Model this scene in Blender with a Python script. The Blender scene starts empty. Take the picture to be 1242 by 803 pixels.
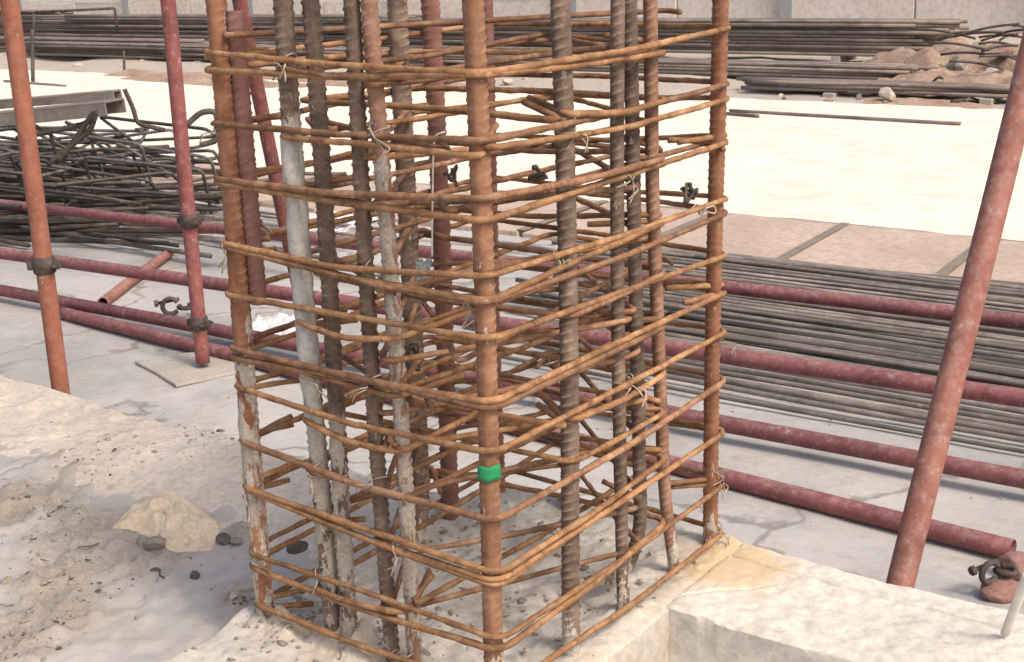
import bpy, bmesh, math, random
import numpy as np
from mathutils import Vector, Matrix, Euler

R = math.radians
rnd = random.Random(7)
rng = np.random.default_rng(11)
C = bpy.context.scene.collection
scene = bpy.context.scene

# ------------------------------------------------------------------ camera
FPX, PITCH, ROLL, CAMZ = 1600.5, R(15.82), R(-1.766), 0.942
cp, sp, cr, sr = math.cos(PITCH), math.sin(PITCH), math.cos(ROLL), math.sin(ROLL)
down0 = Vector((0, -sp, -cp)); right0 = Vector((1, 0, 0)); fwd = Vector((0, cp, -sp))
rightv = right0 * cr - down0 * sr
downv = right0 * sr + down0 * cr
cam_d = bpy.data.cameras.new('camera'); cam = bpy.data.objects.new('camera', cam_d); C.objects.link(cam)
M3 = Matrix((rightv, -downv, -fwd)).transposed()
cam.matrix_world = Matrix.Translation((0, 0, CAMZ)) @ M3.to_4x4()
cam_d.sensor_fit = 'HORIZONTAL'; cam_d.sensor_width = 36.0
cam_d.lens = 36.0 * FPX / 1242.0
cam_d.clip_start = 0.05; cam_d.clip_end = 2000
scene.camera = cam

# ------------------------------------------------------------------ sky, sun, exposure
SUN_AZ, SUN_EL = R(138), R(50)          # clockwise from +Y
w = bpy.data.worlds.new('World'); scene.world = w; w.use_nodes = True
nt = w.node_tree
for n in list(nt.nodes): nt.nodes.remove(n)
sky = nt.nodes.new('ShaderNodeTexSky'); sky.sky_type = 'NISHITA'; sky.sun_disc = False
sky.sun_elevation = SUN_EL; sky.sun_rotation = SUN_AZ
sky.air_density = 1.0; sky.dust_density = 6.0; sky.ozone_density = 0.4
bg = nt.nodes.new('ShaderNodeBackground'); bg.inputs['Strength'].default_value = 0.15
wo = nt.nodes.new('ShaderNodeOutputWorld')
nt.links.new(sky.outputs[0], bg.inputs[0]); nt.links.new(bg.outputs[0], wo.inputs[0])
sd = bpy.data.lights.new('sun', 'SUN'); sd.energy = 1.4; sd.angle = R(10.0); sd.color = (1.0, 0.90, 0.78)
so = bpy.data.objects.new('sun', sd); C.objects.link(so)
sdir = Vector((math.sin(SUN_AZ) * math.cos(SUN_EL), math.cos(SUN_AZ) * math.cos(SUN_EL), math.sin(SUN_EL)))
so.rotation_euler = sdir.to_track_quat('Z', 'Y').to_euler(); so.location = (0, 0, 30)
scene.view_settings.view_transform = 'Standard'; scene.view_settings.look = 'None'
scene.view_settings.exposure = 0.45; scene.view_settings.gamma = 1.0
scene.render.engine = 'CYCLES'

# ------------------------------------------------------------------ site axes
# the beam, the tubes and the steel all run along U; V points away from the camera across them
B0 = Vector((-0.031, 1.5205, 0)); YAW = R(36.402)
U = Vector((-math.cos(YAW), math.sin(YAW), 0)); V = Vector((math.sin(YAW), math.cos(YAW), 0))
def L(a, b, z=0.0): return B0 + U * a + V * b + Vector((0, 0, z))
def at(px, py, z):                       # a point of the photograph on the level z
    xr, yr = (px - 621) / FPX, (py - 401.5) / FPX
    d = rightv * xr + downv * yr + fwd
    t = (z - CAMZ) / d.z
    return Vector((0, 0, CAMZ)) + d * t
def atY(px, py, Y):
    xr, yr = (px - 621) / FPX, (py - 401.5) / FPX
    d = rightv * xr + downv * yr + fwd
    return Vector((0, 0, CAMZ)) + d * (Y / d.y)
def ab(p): q = p - B0; return q.dot(U), q.dot(V)
ROT_U = math.atan2(U.y, U.x)

# ------------------------------------------------------------------ noise
_perm = rng.permutation(512)
def _hash(ix, iy, iz): return _perm[(ix + _perm[(iy + _perm[iz & 511]) & 511]) & 511] / 511.0
def vnoise(x, y, z=None):
    x = np.asarray(x, float); y = np.asarray(y, float); z = np.zeros_like(x) if z is None else np.asarray(z, float)
    ix, iy, iz = np.floor(x).astype(int), np.floor(y).astype(int), np.floor(z).astype(int)
    fx, fy, fz = x - ix, y - iy, z - iz
    fx, fy, fz = [f * f * (3 - 2 * f) for f in (fx, fy, fz)]
    r = 0
    for dx in (0, 1):
        for dy in (0, 1):
            for dz in (0, 1):
                r = r + _hash(ix + dx, iy + dy, iz + dz) * (fx if dx else 1 - fx) * (fy if dy else 1 - fy) * (fz if dz else 1 - fz)
    return r * 2 - 1
def fbm(x, y, z=None, o=4, g=0.5):
    t = 0; a = 1; f = 1.0
    for k in range(o):
        t = t + a * vnoise(np.asarray(x) * f + 17.3 * k, np.asarray(y) * f + 5.1 * k, None if z is None else np.asarray(z) * f)
        a *= g; f *= 2.03
    return t
def sstep(e0, e1, x):
    t = np.clip((x - e0) / (e1 - e0), 0, 1); return t * t * (3 - 2 * t)

# ------------------------------------------------------------------ materials
def nodes_of(name):
    m = bpy.data.materials.new(name); m.use_nodes = True
    t = m.node_tree; b = t.nodes['Principled BSDF']
    return m, t, b
def N(t, kind, **kw):
    n = t.nodes.new(kind)
    for k, v in kw.items(): setattr(n, k, v)
    return n
def ramp(t, fac, stops):
    r = N(t, 'ShaderNodeValToRGB'); e = r.color_ramp.elements
    while len(e) < len(stops): e.new(0.5)
    for s, (p, c) in zip(e, stops):
        s.position = p; s.color = (*c, 1) if len(c) == 3 else c
    t.links.new(fac, r.inputs[0]); return r.outputs[0]
def noise_tex(t, coord, scale, detail=5, rough=0.6):
    n = N(t, 'ShaderNodeTexNoise'); n.inputs['Scale'].default_value = scale
    n.inputs['Detail'].default_value = detail; n.inputs['Roughness'].default_value = rough
    t.links.new(coord, n.inputs['Vector']); return n.outputs['Fac']
def mixc(t, fac, a, b, mode='MIX'):
    m = N(t, 'ShaderNodeMix'); m.data_type = 'RGBA'; m.blend_type = mode
    if isinstance(fac, (int, float)): m.inputs[0].default_value = fac
    else: t.links.new(fac, m.inputs[0])
    for i, c in ((6, a), (7, b)):
        if isinstance(c, tuple): m.inputs[i].default_value = (*c, 1)
        else: t.links.new(c, m.inputs[i])
    return m.outputs[2]
def bump(t, b, h, strength, dist):
    n = N(t, 'ShaderNodeBump'); n.inputs['Strength'].default_value = strength; n.inputs['Distance'].default_value = dist
    t.links.new(h, n.inputs['Height']); t.links.new(n.outputs[0], b.inputs['Normal'])
def coords(t, space='Object', jitter=True):
    tc = N(t, 'ShaderNodeTexCoord'); o = tc.outputs[space]
    if jitter:
        oi = N(t, 'ShaderNodeObjectInfo'); a = N(t, 'ShaderNodeVectorMath', operation='MULTIPLY_ADD')
        cb = N(t, 'ShaderNodeCombineXYZ')
        for i in range(3): t.links.new(oi.outputs['Random'], cb.inputs[i])
        t.links.new(cb.outputs[0], a.inputs[0]); a.inputs[1].default_value = (13.7, 7.9, 21.3)
        t.links.new(o, a.inputs[2]); o = a.outputs[0]
    return o
def vary(t, col, amt=0.25):
    oi = N(t, 'ShaderNodeObjectInfo'); h = N(t, 'ShaderNodeHueSaturation')
    mr = N(t, 'ShaderNodeMapRange'); mr.inputs[3].default_value = 1 - amt; mr.inputs[4].default_value = 1 + amt
    t.links.new(oi.outputs['Random'], mr.inputs[0]); t.links.new(mr.outputs[0], h.inputs['Value'])
    t.links.new(col, h.inputs['Color']); return h.outputs[0]

def rust(name, dark, mid, light, scale=40, rough=0.8, metal=0.0, v=0.12, bstr=0.6, scuff_glint=None):
    m, t, b = nodes_of(name); co = coords(t)
    n1 = noise_tex(t, co, scale, 6, 0.65); n2 = noise_tex(t, co, scale * 5, 4, 0.7); n3 = noise_tex(t, co, scale * .25, 3, .5)
    c = ramp(t, n1, [(0.28, dark), (0.5, mid), (0.74, light)])
    c = mixc(t, ramp(t, n3, [(0.4, (0, 0, 0)), (0.65, (.55, .55, .55))]), c, dark)
    c = mixc(t, ramp(t, n2, [(0.56, (0, 0, 0)), (0.72, (.5, .5, .5))]), c, light)
    if scuff_glint:
        am = N(t, 'ShaderNodeAttribute'); am.attribute_name = 'mortar'; cz = coords(t, jitter=True)
        mp = N(t, 'ShaderNodeMapping'); mp.inputs['Scale'].default_value = (1, 1, .35); t.links.new(cz, mp.inputs[0])
        nm_ = noise_tex(t, mp.outputs[0], 55, 7, .68)
        fm = N(t, 'ShaderNodeMath', operation='MULTIPLY_ADD'); t.links.new(nm_, fm.inputs[0]); fm.inputs[1].default_value = 1.5; t.links.new(am.outputs['Fac'], fm.inputs[2])
        mcol = ramp(t, n2, [(.3, (.30, .26, .22)), (.55, (.44, .40, .35)), (.75, (.56, .52, .46))])
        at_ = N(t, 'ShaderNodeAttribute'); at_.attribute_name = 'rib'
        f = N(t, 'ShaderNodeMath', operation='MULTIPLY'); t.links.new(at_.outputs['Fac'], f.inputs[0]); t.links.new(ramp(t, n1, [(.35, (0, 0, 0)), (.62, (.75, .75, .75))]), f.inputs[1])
        c = mixc(t, f.outputs[0], c, scuff_glint)  # paler rib crests: scuffing and the light they catch, both put into the colour
        c = mixc(t, ramp(t, fm.outputs[0], [(.98, (0, 0, 0)), (1.45, (.92, .92, .92))]), c, mcol)
    c = vary(t, c, v); t.links.new(c, b.inputs['Base Color'])
    b.inputs['Roughness'].default_value = rough; b.inputs['Metallic'].default_value = metal
    b.inputs['Specular IOR Level'].default_value = 0.3
    bump(t, b, n2, bstr, 0.0012); return m
def concrete(name, c0, c1, dirt=None, scale=3.0, bdist=0.004, bstr=0.6, rough=0.9, attr=None, stain=(.2, .17, .14), stain_amt=.5, wash=False, damp=False, grain=.6):
    m, t, b = nodes_of(name); co = coords(t, jitter=False)
    n1 = noise_tex(t, co, scale, 6, 0.62); n2 = noise_tex(t, co, scale * 14, 5, 0.7); n3 = noise_tex(t, co, scale * 70, 3, 0.7)
    n4 = noise_tex(t, co, scale * 4.3, 5, 0.72)
    c = ramp(t, n1, [(0.32, c0), (0.68, c1)])
    c = mixc(t, ramp(t, n2, [(0.32, (grain,) * 3), (0.58, (0, 0, 0))]), c, tuple(x * .66 for x in c0))
    if damp:
        vo = N(t, 'ShaderNodeTexVoronoi'); vo.feature = 'DISTANCE_TO_EDGE'; vo.inputs['Scale'].default_value = .9
        wv = N(t, 'ShaderNodeVectorMath', operation='MULTIPLY_ADD'); nv = N(t, 'ShaderNodeTexNoise'); nv.inputs['Scale'].default_value = 4; nv.inputs['Detail'].default_value = 5
        t.links.new(co, nv.inputs['Vector']); t.links.new(nv.outputs['Color'], wv.inputs[0]); wv.inputs[1].default_value = (.35, .35, .35); t.links.new(co, wv.inputs[2]); t.links.new(wv.outputs[0], vo.inputs['Vector'])
        c = mixc(t, ramp(t, vo.outputs['Distance'], [(.0, (.7, .7, .7)), (.006, (.45, .45, .45)), (.010, (0, 0, 0))]), c, (.14, .125, .11))
        nd = noise_tex(t, co, .9, 7, .6); c = mixc(t, ramp(t, nd, [(.50, (0, 0, 0)), (.56, (.55, .55, .55)), (.75, (.7, .7, .7))]), c, (.255, .25, .245))
    n5 = noise_tex(t, co, scale * 160, 2, 0.8)
    c = mixc(t, ramp(t, n5, [(0.62, (0, 0, 0)), (0.72, (.45, .45, .45))]), c, tuple(x * .45 for x in c0))
    k = stain_amt
    c = mixc(t, ramp(t, n4, [(0.57, (0, 0, 0)), (0.72, (k, k, k))]), c, stain)
    c = mixc(t, ramp(t, n3, [(0.6, (0, 0, 0)), (0.8, (.35, .35, .35))]), c, tuple(min(1, x * 1.2) for x in c1))
    if dirt:
        at_ = N(t, 'ShaderNodeAttribute'); at_.attribute_name = 'dirt'
        d = ramp(t, n2, [(0.3, dirt[0]), (0.5, dirt[1]), (0.7, dirt[2])])
        f = N(t, 'ShaderNodeMath', operation='MULTIPLY_ADD'); t.links.new(n4, f.inputs[0]); f.inputs[1].default_value = .9
        t.links.new(at_.outputs['Fac'], f.inputs[2])
        c = mixc(t, ramp(t, f.outputs[0], [(0.55, (0, 0, 0)), (0.95, (1, 1, 1))]), c, d)
        a2 = N(t, 'ShaderNodeAttribute'); a2.attribute_name = 'earth'
        f2 = N(t, 'ShaderNodeMath', operation='MULTIPLY_ADD'); t.links.new(n2, f2.inputs[0]); f2.inputs[1].default_value = .9
        t.links.new(a2.outputs['Fac'], f2.inputs[2])
        e = ramp(t, n3, [(0.35, (.17, .14, .11)), (0.65, (.32, .265, .21))])
        c = mixc(t, ramp(t, f2.outputs[0], [(0.66, (0, 0, 0)), (1.0, (.7, .7, .7))]), c, e)
    if wash:
        a3 = N(t, 'ShaderNodeAttribute'); a3.attribute_name = 'rustwash'
        f3 = N(t, 'ShaderNodeMath', operation='MULTIPLY_ADD'); t.links.new(n4, f3.inputs[0]); f3.inputs[1].default_value = .7; t.links.new(a3.outputs['Fac'], f3.inputs[2])
        c = mixc(t, ramp(t, f3.outputs[0], [(0.5, (0, 0, 0)), (1.3, (.75, .75, .75))]), c, (.52, .37, .20))
    t.links.new(c, b.inputs['Base Color']); b.inputs['Roughness'].default_value = rough
    b.inputs['Specular IOR Level'].default_value = 0.25
    ad = N(t, 'ShaderNodeMath', operation='MULTIPLY_ADD'); t.links.new(n3, ad.inputs[0]); ad.inputs[1].default_value = .35; t.links.new(n2, ad.inputs[2])
    bump(t, b, ad.outputs[0], bstr, bdist); return m
def paint(name, base, chip, scale=9, rough=0.5, chip_amt=(.6, .68), dust=(.40, .33, .29), dust_amt=.3, v=.08):
    m, t, b = nodes_of(name); co = coords(t)
    n1 = noise_tex(t, co, scale, 5, 0.6); n2 = noise_tex(t, co, scale * 6, 5, 0.7); n3 = noise_tex(t, co, scale * 22, 4, .7)
    c = ramp(t, n1, [(0.3, tuple(x * .72 for x in base)), (0.5, base), (0.72, tuple(min(1, x * 1.25) for x in base))])
    k = dust_amt
    c = mixc(t, ramp(t, n2, [(0.45, (0, 0, 0)), (0.75, (k, k, k))]), c, dust)
    c = mixc(t, ramp(t, n2, [(chip_amt[0], (0, 0, 0)), (chip_amt[1], (.85, .85, .85))]), c, chip)
    c = mixc(t, ramp(t, n3, [(0.66, (0, 0, 0)), (0.69, (.8, .8, .8))]), c, dust)
    sp_ = noise_tex(t, co, scale * 1.4, 9, .78); c = mixc(t, ramp(t, sp_, [(.635, (0, 0, 0)), (.655, (.8, .8, .8))]), c, (.42, .37, .325))
    mp = N(t, 'ShaderNodeMapping'); mp.inputs['Scale'].default_value = (1, 1, 1); t.links.new(co, mp.inputs[0])
    mu = noise_tex(t, mp.outputs[0], scale * 2.2, 8, .75); c = mixc(t, ramp(t, mu, [(.52, (0, 0, 0)), (.66, (.5, .5, .5))]), c, tuple(x * .5 for x in base))
    ge = N(t, 'ShaderNodeNewGeometry'); sx = N(t, 'ShaderNodeSeparateXYZ'); t.links.new(ge.outputs['Normal'], sx.inputs[0])
    du = N(t, 'ShaderNodeMath', operation='MULTIPLY'); t.links.new(ramp(t, sx.outputs['Z'], [(.25, (0, 0, 0)), (.95, (.25, .25, .25))]), du.inputs[0]); t.links.new(ramp(t, n2, [(.35, (0, 0, 0)), (.65, (1, 1, 1))]), du.inputs[1])
    c = mixc(t, du.outputs[0], c, dust)
    c = vary(t, c, v); t.links.new(c, b.inputs['Base Color'])
    b.inputs['Roughness'].default_value = rough + .12; b.inputs['Specular IOR Level'].default_value = .3
    bump(t, b, n2, .5, .002); return m
def plain(name, c, rough=.6, metal=0.0, scale=60, amt=.3):
    m, t, b = nodes_of(name); co = coords(t)
    n = noise_tex(t, co, scale, 4, .6)
    cc = ramp(t, n, [(0.3, tuple(x * (1 - amt) for x in c)), (0.7, tuple(min(1, x * (1 + amt)) for x in c))])
    t.links.new(cc, b.inputs['Base Color']); b.inputs['Roughness'].default_value = rough; b.inputs['Metallic'].default_value = metal
    bump(t, b, n, .3, .001); return m

M = {}
M['bar_orange'] = rust('bar_orange', (.15, .062, .035), (.27, .122, .066), (.36, .20, .125), scuff_glint=(.40, .24, .16))
M['bar_brown'] = rust('bar_brown', (.15, .078, .052), (.265, .145, .098), (.37, .24, .175), scuff_glint=(.40, .28, .20))
M['bar_front'] = rust('bar_front', (.15, .070, .040), (.255, .128, .075), (.36, .215, .135), scuff_glint=(.38, .24, .16))
M['bar_dark'] = rust('bar_dark', (.068, .048, .037), (.17, .117, .088), (.30, .225, .175), scuff_glint=(.36, .27, .21))
M['bar_red'] = rust('bar_red', (.17, .075, .060), (.27, .135, .112), (.37, .22, .185))
M['hoop_gold'] = rust('hoop_gold', (.105, .050, .026), (.33, .172, .080), (.54, .355, .20), scale=48, v=.22)
M['hoop_brown'] = rust('hoop_brown', (.085, .041, .025), (.25, .130, .072), (.43, .275, .17), scale=48, v=.22)
M['hoop_grey'] = rust('hoop_grey', (.065, .036, .025), (.18, .10, .062), (.33, .22, .145), scale=34, v=.28)
M['wire'] = rust('wire', (.20, .15, .11), (.42, .35, .27), (.62, .55, .45), scale=80, rough=.45, metal=.2)
M['white_wire'] = plain('white_wire', (.72, .66, .58), .5)
M['mortar'] = concrete('mortar', (.33, .27, .21), (.56, .49, .41), scale=14, bdist=.002, stain=(.22, .13, .08), stain_amt=.7)
M['mortar_white'] = concrete('mortar_white', (.40, .375, .34), (.57, .535, .485), scale=12, bdist=.002, stain=(.27, .21, .16), stain_amt=.7)
DIRT = ((.31, .26, .215), (.40, .345, .29), (.52, .45, .38))
M['ground'] = concrete('ground', (.365, .35, .335), (.47, .45, .425), dirt=DIRT, scale=2.2, bdist=.005, bstr=.4, damp=True, grain=.25, stain=(.25, .225, .20), stain_amt=.5)
M['pedestal'] = concrete('pedestal', (.47, .435, .39), (.61, .57, .51), scale=4, bdist=.004, stain=(.42, .31, .20), stain_amt=.4, wash=True)
M['beam'] = concrete('beam', (.56, .525, .465), (.68, .645, .58), scale=3, bdist=.003, stain=(.36, .28, .18), stain_amt=.35, wash=True)
M['sand'] = concrete('sand', (.46, .40, .335), (.59, .52, .445), scale=5, bdist=.005, stain=(.30, .25, .20), stain_amt=.55)
M['slab'] = concrete('slab', (.74, .665, .56), (.80, .73, .625), scale=.35, bdist=.003, bstr=.3, stain=(.60, .53, .44), stain_amt=.4)
M['panel'] = concrete('panel', (.42, .325, .26), (.53, .42, .345), scale=2.2, bdist=.002, stain=(.30, .24, .19), stain_amt=.4)
M['tube_maroon'] = paint('tube_maroon', (.190, .062, .066), (.30, .18, .16), dust_amt=.22)
M['pole_orange'] = paint('pole_orange', (.29, .105, .065), (.36, .22, .16), dust_amt=.25, chip_amt=(.64, .72))
M['pole_red'] = paint('pole_red', (.21, .066, .062), (.36, .22, .19), dust_amt=.25)
M['pole_dark'] = paint('pole_dark', (.165, .050, .044), (.28, .15, .12), dust_amt=.2)
M['pole_dusty'] = paint('pole_dusty', (.25, .098, .075), (.36, .235, .19), dust_amt=.4)
M['cast_iron'] = rust('cast_iron', (.03, .024, .021), (.08, .062, .053), (.17, .14, .12), scale=50)
M['steel_grey'] = rust('steel_grey', (.105, .085, .072), (.235, .20, .172), (.40, .35, .305), scale=6, rough=.6, metal=.15, v=.4)
M['steel_far'] = rust('steel_far', (.11, .083, .068), (.215, .175, .15), (.33, .275, .235), scale=3, rough=.65, metal=.1, v=.3)
M['scrap'] = rust('scrap', (.038, .031, .027), (.098, .080, .068), (.215, .18, .15), scale=14, rough=.6, metal=.15, v=.4)
M['scrap_frame'] = rust('scrap_frame', (.042, .038, .035), (.11, .099, .090), (.24, .215, .195), scale=14, rough=.6, metal=.1, v=.4)
M['channel'] = rust('channel', (.10, .085, .075), (.19, .165, .145), (.31, .27, .235), scale=6)
M['wall'] = concrete('wall', (.72, .695, .66), (.80, .775, .74), scale=.9, bdist=.002, bstr=.2, stain=(.52, .45, .39), stain_amt=.5)
M['wall_warm'] = concrete('wall_warm', (.66, .585, .52), (.75, .69, .62), scale=.9, bdist=.002, bstr=.2, stain=(.45, .35, .28), stain_amt=.5)
M['post'] = plain('post', (.33, .33, .33), .7)
M['bag'] = concrete('bag', (.55, .45, .325), (.64, .535, .40), scale=9, bdist=.002, stain=(.45, .36, .27), stain_amt=.6)
M['stone'] = concrete('stone', (.20, .175, .15), (.38, .33, .285), scale=20, bdist=.003)
M['clod'] = concrete('clod', (.27, .225, .18), (.42, .36, .30), scale=20, bdist=.003)
M['stone_dark'] = concrete('stone_dark', (.085, .075, .068), (.16, .14, .13), scale=20, bdist=.003)
M['stone_pale'] = concrete('stone_pale', (.42, .36, .30), (.58, .51, .43), scale=20, bdist=.003)
M['brick'] = concrete('brick', (.25, .135, .115), (.34, .20, .175), scale=12, bdist=.003)
M['green'] = plain('green', (.012, .23, .085), .75, scale=50, amt=.12)
M['pvc'] = plain('pvc', (.66, .62, .56), .4, scale=20, amt=.12)
M['board'] = concrete('board', (.36, .325, .285), (.47, .43, .375), scale=7, bdist=.003, stain=(.27, .22, .17))
M['plastic_blue'] = plain('plastic_blue', (.15, .19, .20), .5)
M['plastic_pale'] = plain('plastic_pale', (.66, .60, .60), .45, scale=12, amt=.3)
M['batten'] = concrete('batten', (.20, .165, .135), (.28, .235, .195), scale=6)
M['mound'] = concrete('mound', (.33, .225, .165), (.50, .37, .29), scale=2.5, bdist=.03, stain=(.15, .11, .085), stain_amt=.6)

# ------------------------------------------------------------------ mesh building
class MB:
    def __init__(s): s.v = []; s.f = []; s.n = 0
    def add(s, v, f):
        v = np.asarray(v, float); s.v.append(v); s.f.extend([tuple(int(i) + s.n for i in q) for q in f]); s.n += len(v)
    def mesh(s, name, mat, smooth=True):
        me = bpy.data.meshes.new(name); me.from_pydata(np.concatenate(s.v).tolist(), [], s.f)
        me.materials.append(mat)
        if smooth: me.polygons.foreach_set('use_smooth', [True] * len(me.polygons))
        me.update(); return me
    def build(s, name, mat, parent=None, smooth=True, loc=None):
        return obj(name, s.mesh(name, mat, smooth), parent, loc)
def obj(name, me, parent=None, loc=None, rot=None):
    o = bpy.data.objects.new(name, me); C.objects.link(o)
    if parent is not None: o.parent = parent
    if loc is not None: o.location = loc
    if rot is not None: o.rotation_euler = rot
    return o
def tag(o, label=None, cat=None, group=None, kind=None):
    for k, v in (('label', label), ('category', cat), ('group', group), ('kind', kind)):
        if v: o[k] = v
    return o
def empty(name, loc=(0, 0, 0), rz=0.0):
    o = bpy.data.objects.new(name, None); C.objects.link(o); o.location = loc; o.rotation_euler = (0, 0, rz); o.empty_display_size = .1
    return o

def resample(pts, step):
    P = np.array([tuple(p) for p in pts], float); d = np.linalg.norm(np.diff(P, axis=0), axis=1); s = np.concatenate([[0], np.cumsum(d)])
    n = max(2, int(round(s[-1] / step)) + 1); t = np.linspace(0, s[-1], n)
    return np.stack([np.interp(t, s, P[:, k]) for k in range(3)], 1), t
def fillet(pts, r, k=6):
    P = [np.array(tuple(p), float) for p in pts]; out = [P[0]]
    for i in range(1, len(P) - 1):
        a, p, b = P[i - 1], P[i], P[i + 1]; la, lb = np.linalg.norm(a - p), np.linalg.norm(b - p)
        t = min(r, .48 * la, .48 * lb); p0 = p + (a - p) / la * t; p1 = p + (b - p) / lb * t
        for q in range(k + 1):
            x = q / k; out.append((1 - x) ** 2 * p0 + 2 * x * (1 - x) * p + x * x * p1)
    out.append(P[-1]); return out
def frames(P):
    T = np.gradient(P, axis=0); T /= np.linalg.norm(T, axis=1)[:, None] + 1e-12
    up = np.array([0, 0, 1.0]) if abs(T[0][2]) < .9 else np.array([1.0, 0, 0])
    n = np.cross(T[0], up); n /= np.linalg.norm(n); Ns = [n]
    for i in range(1, len(P)):
        n = n - T[i] * (n @ T[i]); n /= np.linalg.norm(n) + 1e-12; Ns.append(n)
    Nn = np.array(Ns); return T, Nn, np.cross(T, Nn)
def ringfaces(n, k, cap=True):
    f = []
    for i in range(n - 1):
        for j in range(k):
            j2 = (j + 1) % k; f.append((i * k + j, i * k + j2, (i + 1) * k + j2, (i + 1) * k + j))
    if cap: f.append(tuple(range(k - 1, -1, -1))); f.append(tuple((n - 1) * k + j for j in range(k)))
    return f
def tube(pts, r, k=8, step=None, cap=True, wob=0.0, seed=0):
    P = np.array([tuple(p) for p in pts], float)
    if step: P, _ = resample(P, step)
    T, Nn, Bn = frames(P); th = np.linspace(0, 2 * math.pi, k, endpoint=False)
    rr = np.broadcast_to(np.asarray(r, float).reshape(-1, 1), (len(P), 1)) * np.ones((1, k))
    if wob: rr = rr * (1 + wob * fbm(P[:, :1] * 60 + np.cos(th) * 1.1 + seed, P[:, 1:2] * 60 + np.sin(th) * 1.1, P[:, 2:] * 60 + 0 * th, 3))
    v = P[:, None] + rr[..., None] * (np.cos(th)[None, :, None] * Nn[:, None] + np.sin(th)[None, :, None] * Bn[:, None])
    return v.reshape(-1, 3), ringfaces(len(P), k, cap)
def rebar(pts, r, p=.0125, h=.0019, k=20, ph=0.0, roll=0.0):
    """deformed bar: two lengthwise ridges and slanting crescent ribs between them"""
    P, s = resample(pts, p / 6); T, Nn, Bn = frames(P); th = np.linspace(0, 2 * math.pi, k, endpoint=False)
    S, TH = np.meshgrid(s, th, indexing='ij'); sn = np.sin(TH)
    slant = np.where(sn > 0, np.cos(TH), -np.cos(TH)) * .34 + np.where(sn > 0, 0, .5)
    ribv = np.clip(np.cos(2 * math.pi * (S / p + slant + ph)) * 2.2 - 1.1, 0, 1) * np.abs(sn) ** 1.5
    rr = r + h * ribv + .0013 * np.exp(-(sn / .22) ** 2)
    rr = rr * (1 + .02 * vnoise(S * 90, TH * 1.3 + ph * 9))
    a = TH + roll
    v = P[:, None] + rr[..., None] * (np.cos(a)[..., None] * Nn[:, None] + np.sin(a)[..., None] * Bn[:, None])
    return v.reshape(-1, 3), ringfaces(len(P), k), np.clip(ribv, 0, 1).reshape(-1)
def box(c, x, y, z, ex, ey, ez):
    """box from half extents along three axes"""
    c = Vector(c); v = []
    for i in (-1, 1):
        for j in (-1, 1):
            for q in (-1, 1): v.append(tuple(c + Vector(x) * ex * i + Vector(y) * ey * j + Vector(z) * ez * q))
    return v, [(0, 1, 3, 2), (4, 6, 7, 5), (0, 4, 5, 1), (2, 3, 7, 6), (0, 2, 6, 4), (1, 5, 7, 3)]
def bevel(o, wd=.004, seg=2):
    m = o.modifiers.new('bevel', 'BEVEL'); m.width = wd; m.segments = seg; m.limit_method = 'ANGLE'
    return o
def gridfaces(ni, nj):
    i, j = np.meshgrid(np.arange(ni - 1), np.arange(nj - 1), indexing='ij'); q = i * nj + j
    return np.stack([q, q + nj, q + nj + 1, q + 1], -1).reshape(-1, 4)
ICO_V = None
def ico():
    global ICO_V
    if ICO_V is None:
        g = (1 + 5 ** .5) / 2
        v = [(-1, g, 0), (1, g, 0), (-1, -g, 0), (1, -g, 0), (0, -1, g), (0, 1, g), (0, -1, -g), (0, 1, -g), (g, 0, -1), (g, 0, 1), (-g, 0, -1), (-g, 0, 1)]
        f = [(0, 11, 5), (0, 5, 1), (0, 1, 7), (0, 7, 10), (0, 10, 11), (1, 5, 9), (5, 11, 4), (11, 10, 2), (10, 7, 6), (7, 1, 8), (3, 9, 4), (3, 4, 2), (3, 2, 6), (3, 6, 8), (3, 8, 9), (4, 9, 5), (2, 4, 11), (6, 2, 10), (8, 6, 7), (9, 8, 1)]
        ICO_V = (np.array(v) / math.hypot(1, g), f)
    return ICO_V
def ico2():
    v, f = ico(); v = [tuple(p) for p in v]; cache = {}; out = []
    def mid(a, b):
        key = (min(a, b), max(a, b))
        if key not in cache:
            m = (np.array(v[a]) + np.array(v[b])); m /= np.linalg.norm(m); v.append(tuple(m)); cache[key] = len(v) - 1
        return cache[key]
    for a, b, c in f:
        x, y, z = mid(a, b), mid(b, c), mid(c, a); out += [(a, x, z), (b, y, x), (c, z, y), (x, y, z)]
    return np.array(v), out
def stone_verts(seed, fine=False):
    r_ = np.random.default_rng(seed); v, f = ico2() if fine else ico(); v = v.copy()
    for k in range(7 if fine else 4):      # chop flat facets
        n = r_.normal(size=3); n /= np.linalg.norm(n); d = r_.uniform(.45, .85)
        e = v @ n - d; v = v - np.outer(np.clip(e, 0, None), n)
    v = v * r_.uniform(.7, 1.15, 3); return v, f

# ------------------------------------------------------------------ THE SETTING: ground, beams, slab
def axis_steps(lo, hi, s0, g, far):
    a = [0.0]; s = s0
    while a[-1] < far:
        if a[-1] > hi: s *= g
        a.append(a[-1] + s)
    return np.array(a)
xp = axis_steps(0, 1.15, .0085, 1.07, 450); xs = np.concatenate([-xp[:0:-1], xp])
ys = [-400, -150, -60, -25, -10, -4, -1.5, -.5, .2, .6, .9, 1.1, 1.25, 1.35]; y = 1.42
while y < 5.2: ys.append(y); y += .0052 * y
s = .03
while y < 700: ys.append(y); y += s; s *= 1.055
ys = np.array(ys)
X, Y = np.meshgrid(xs, ys, indexing='ij')
GA = (X - B0.x) * U.x + (Y - B0.y) * U.y; GB = (X - B0.x) * V.x + (Y - B0.y) * V.y
near = 1 - sstep(.40, .52, GB)
left = sstep(.1, .35, GA)
rel = fbm(X * 3, Y * 3, None, 3)
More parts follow.
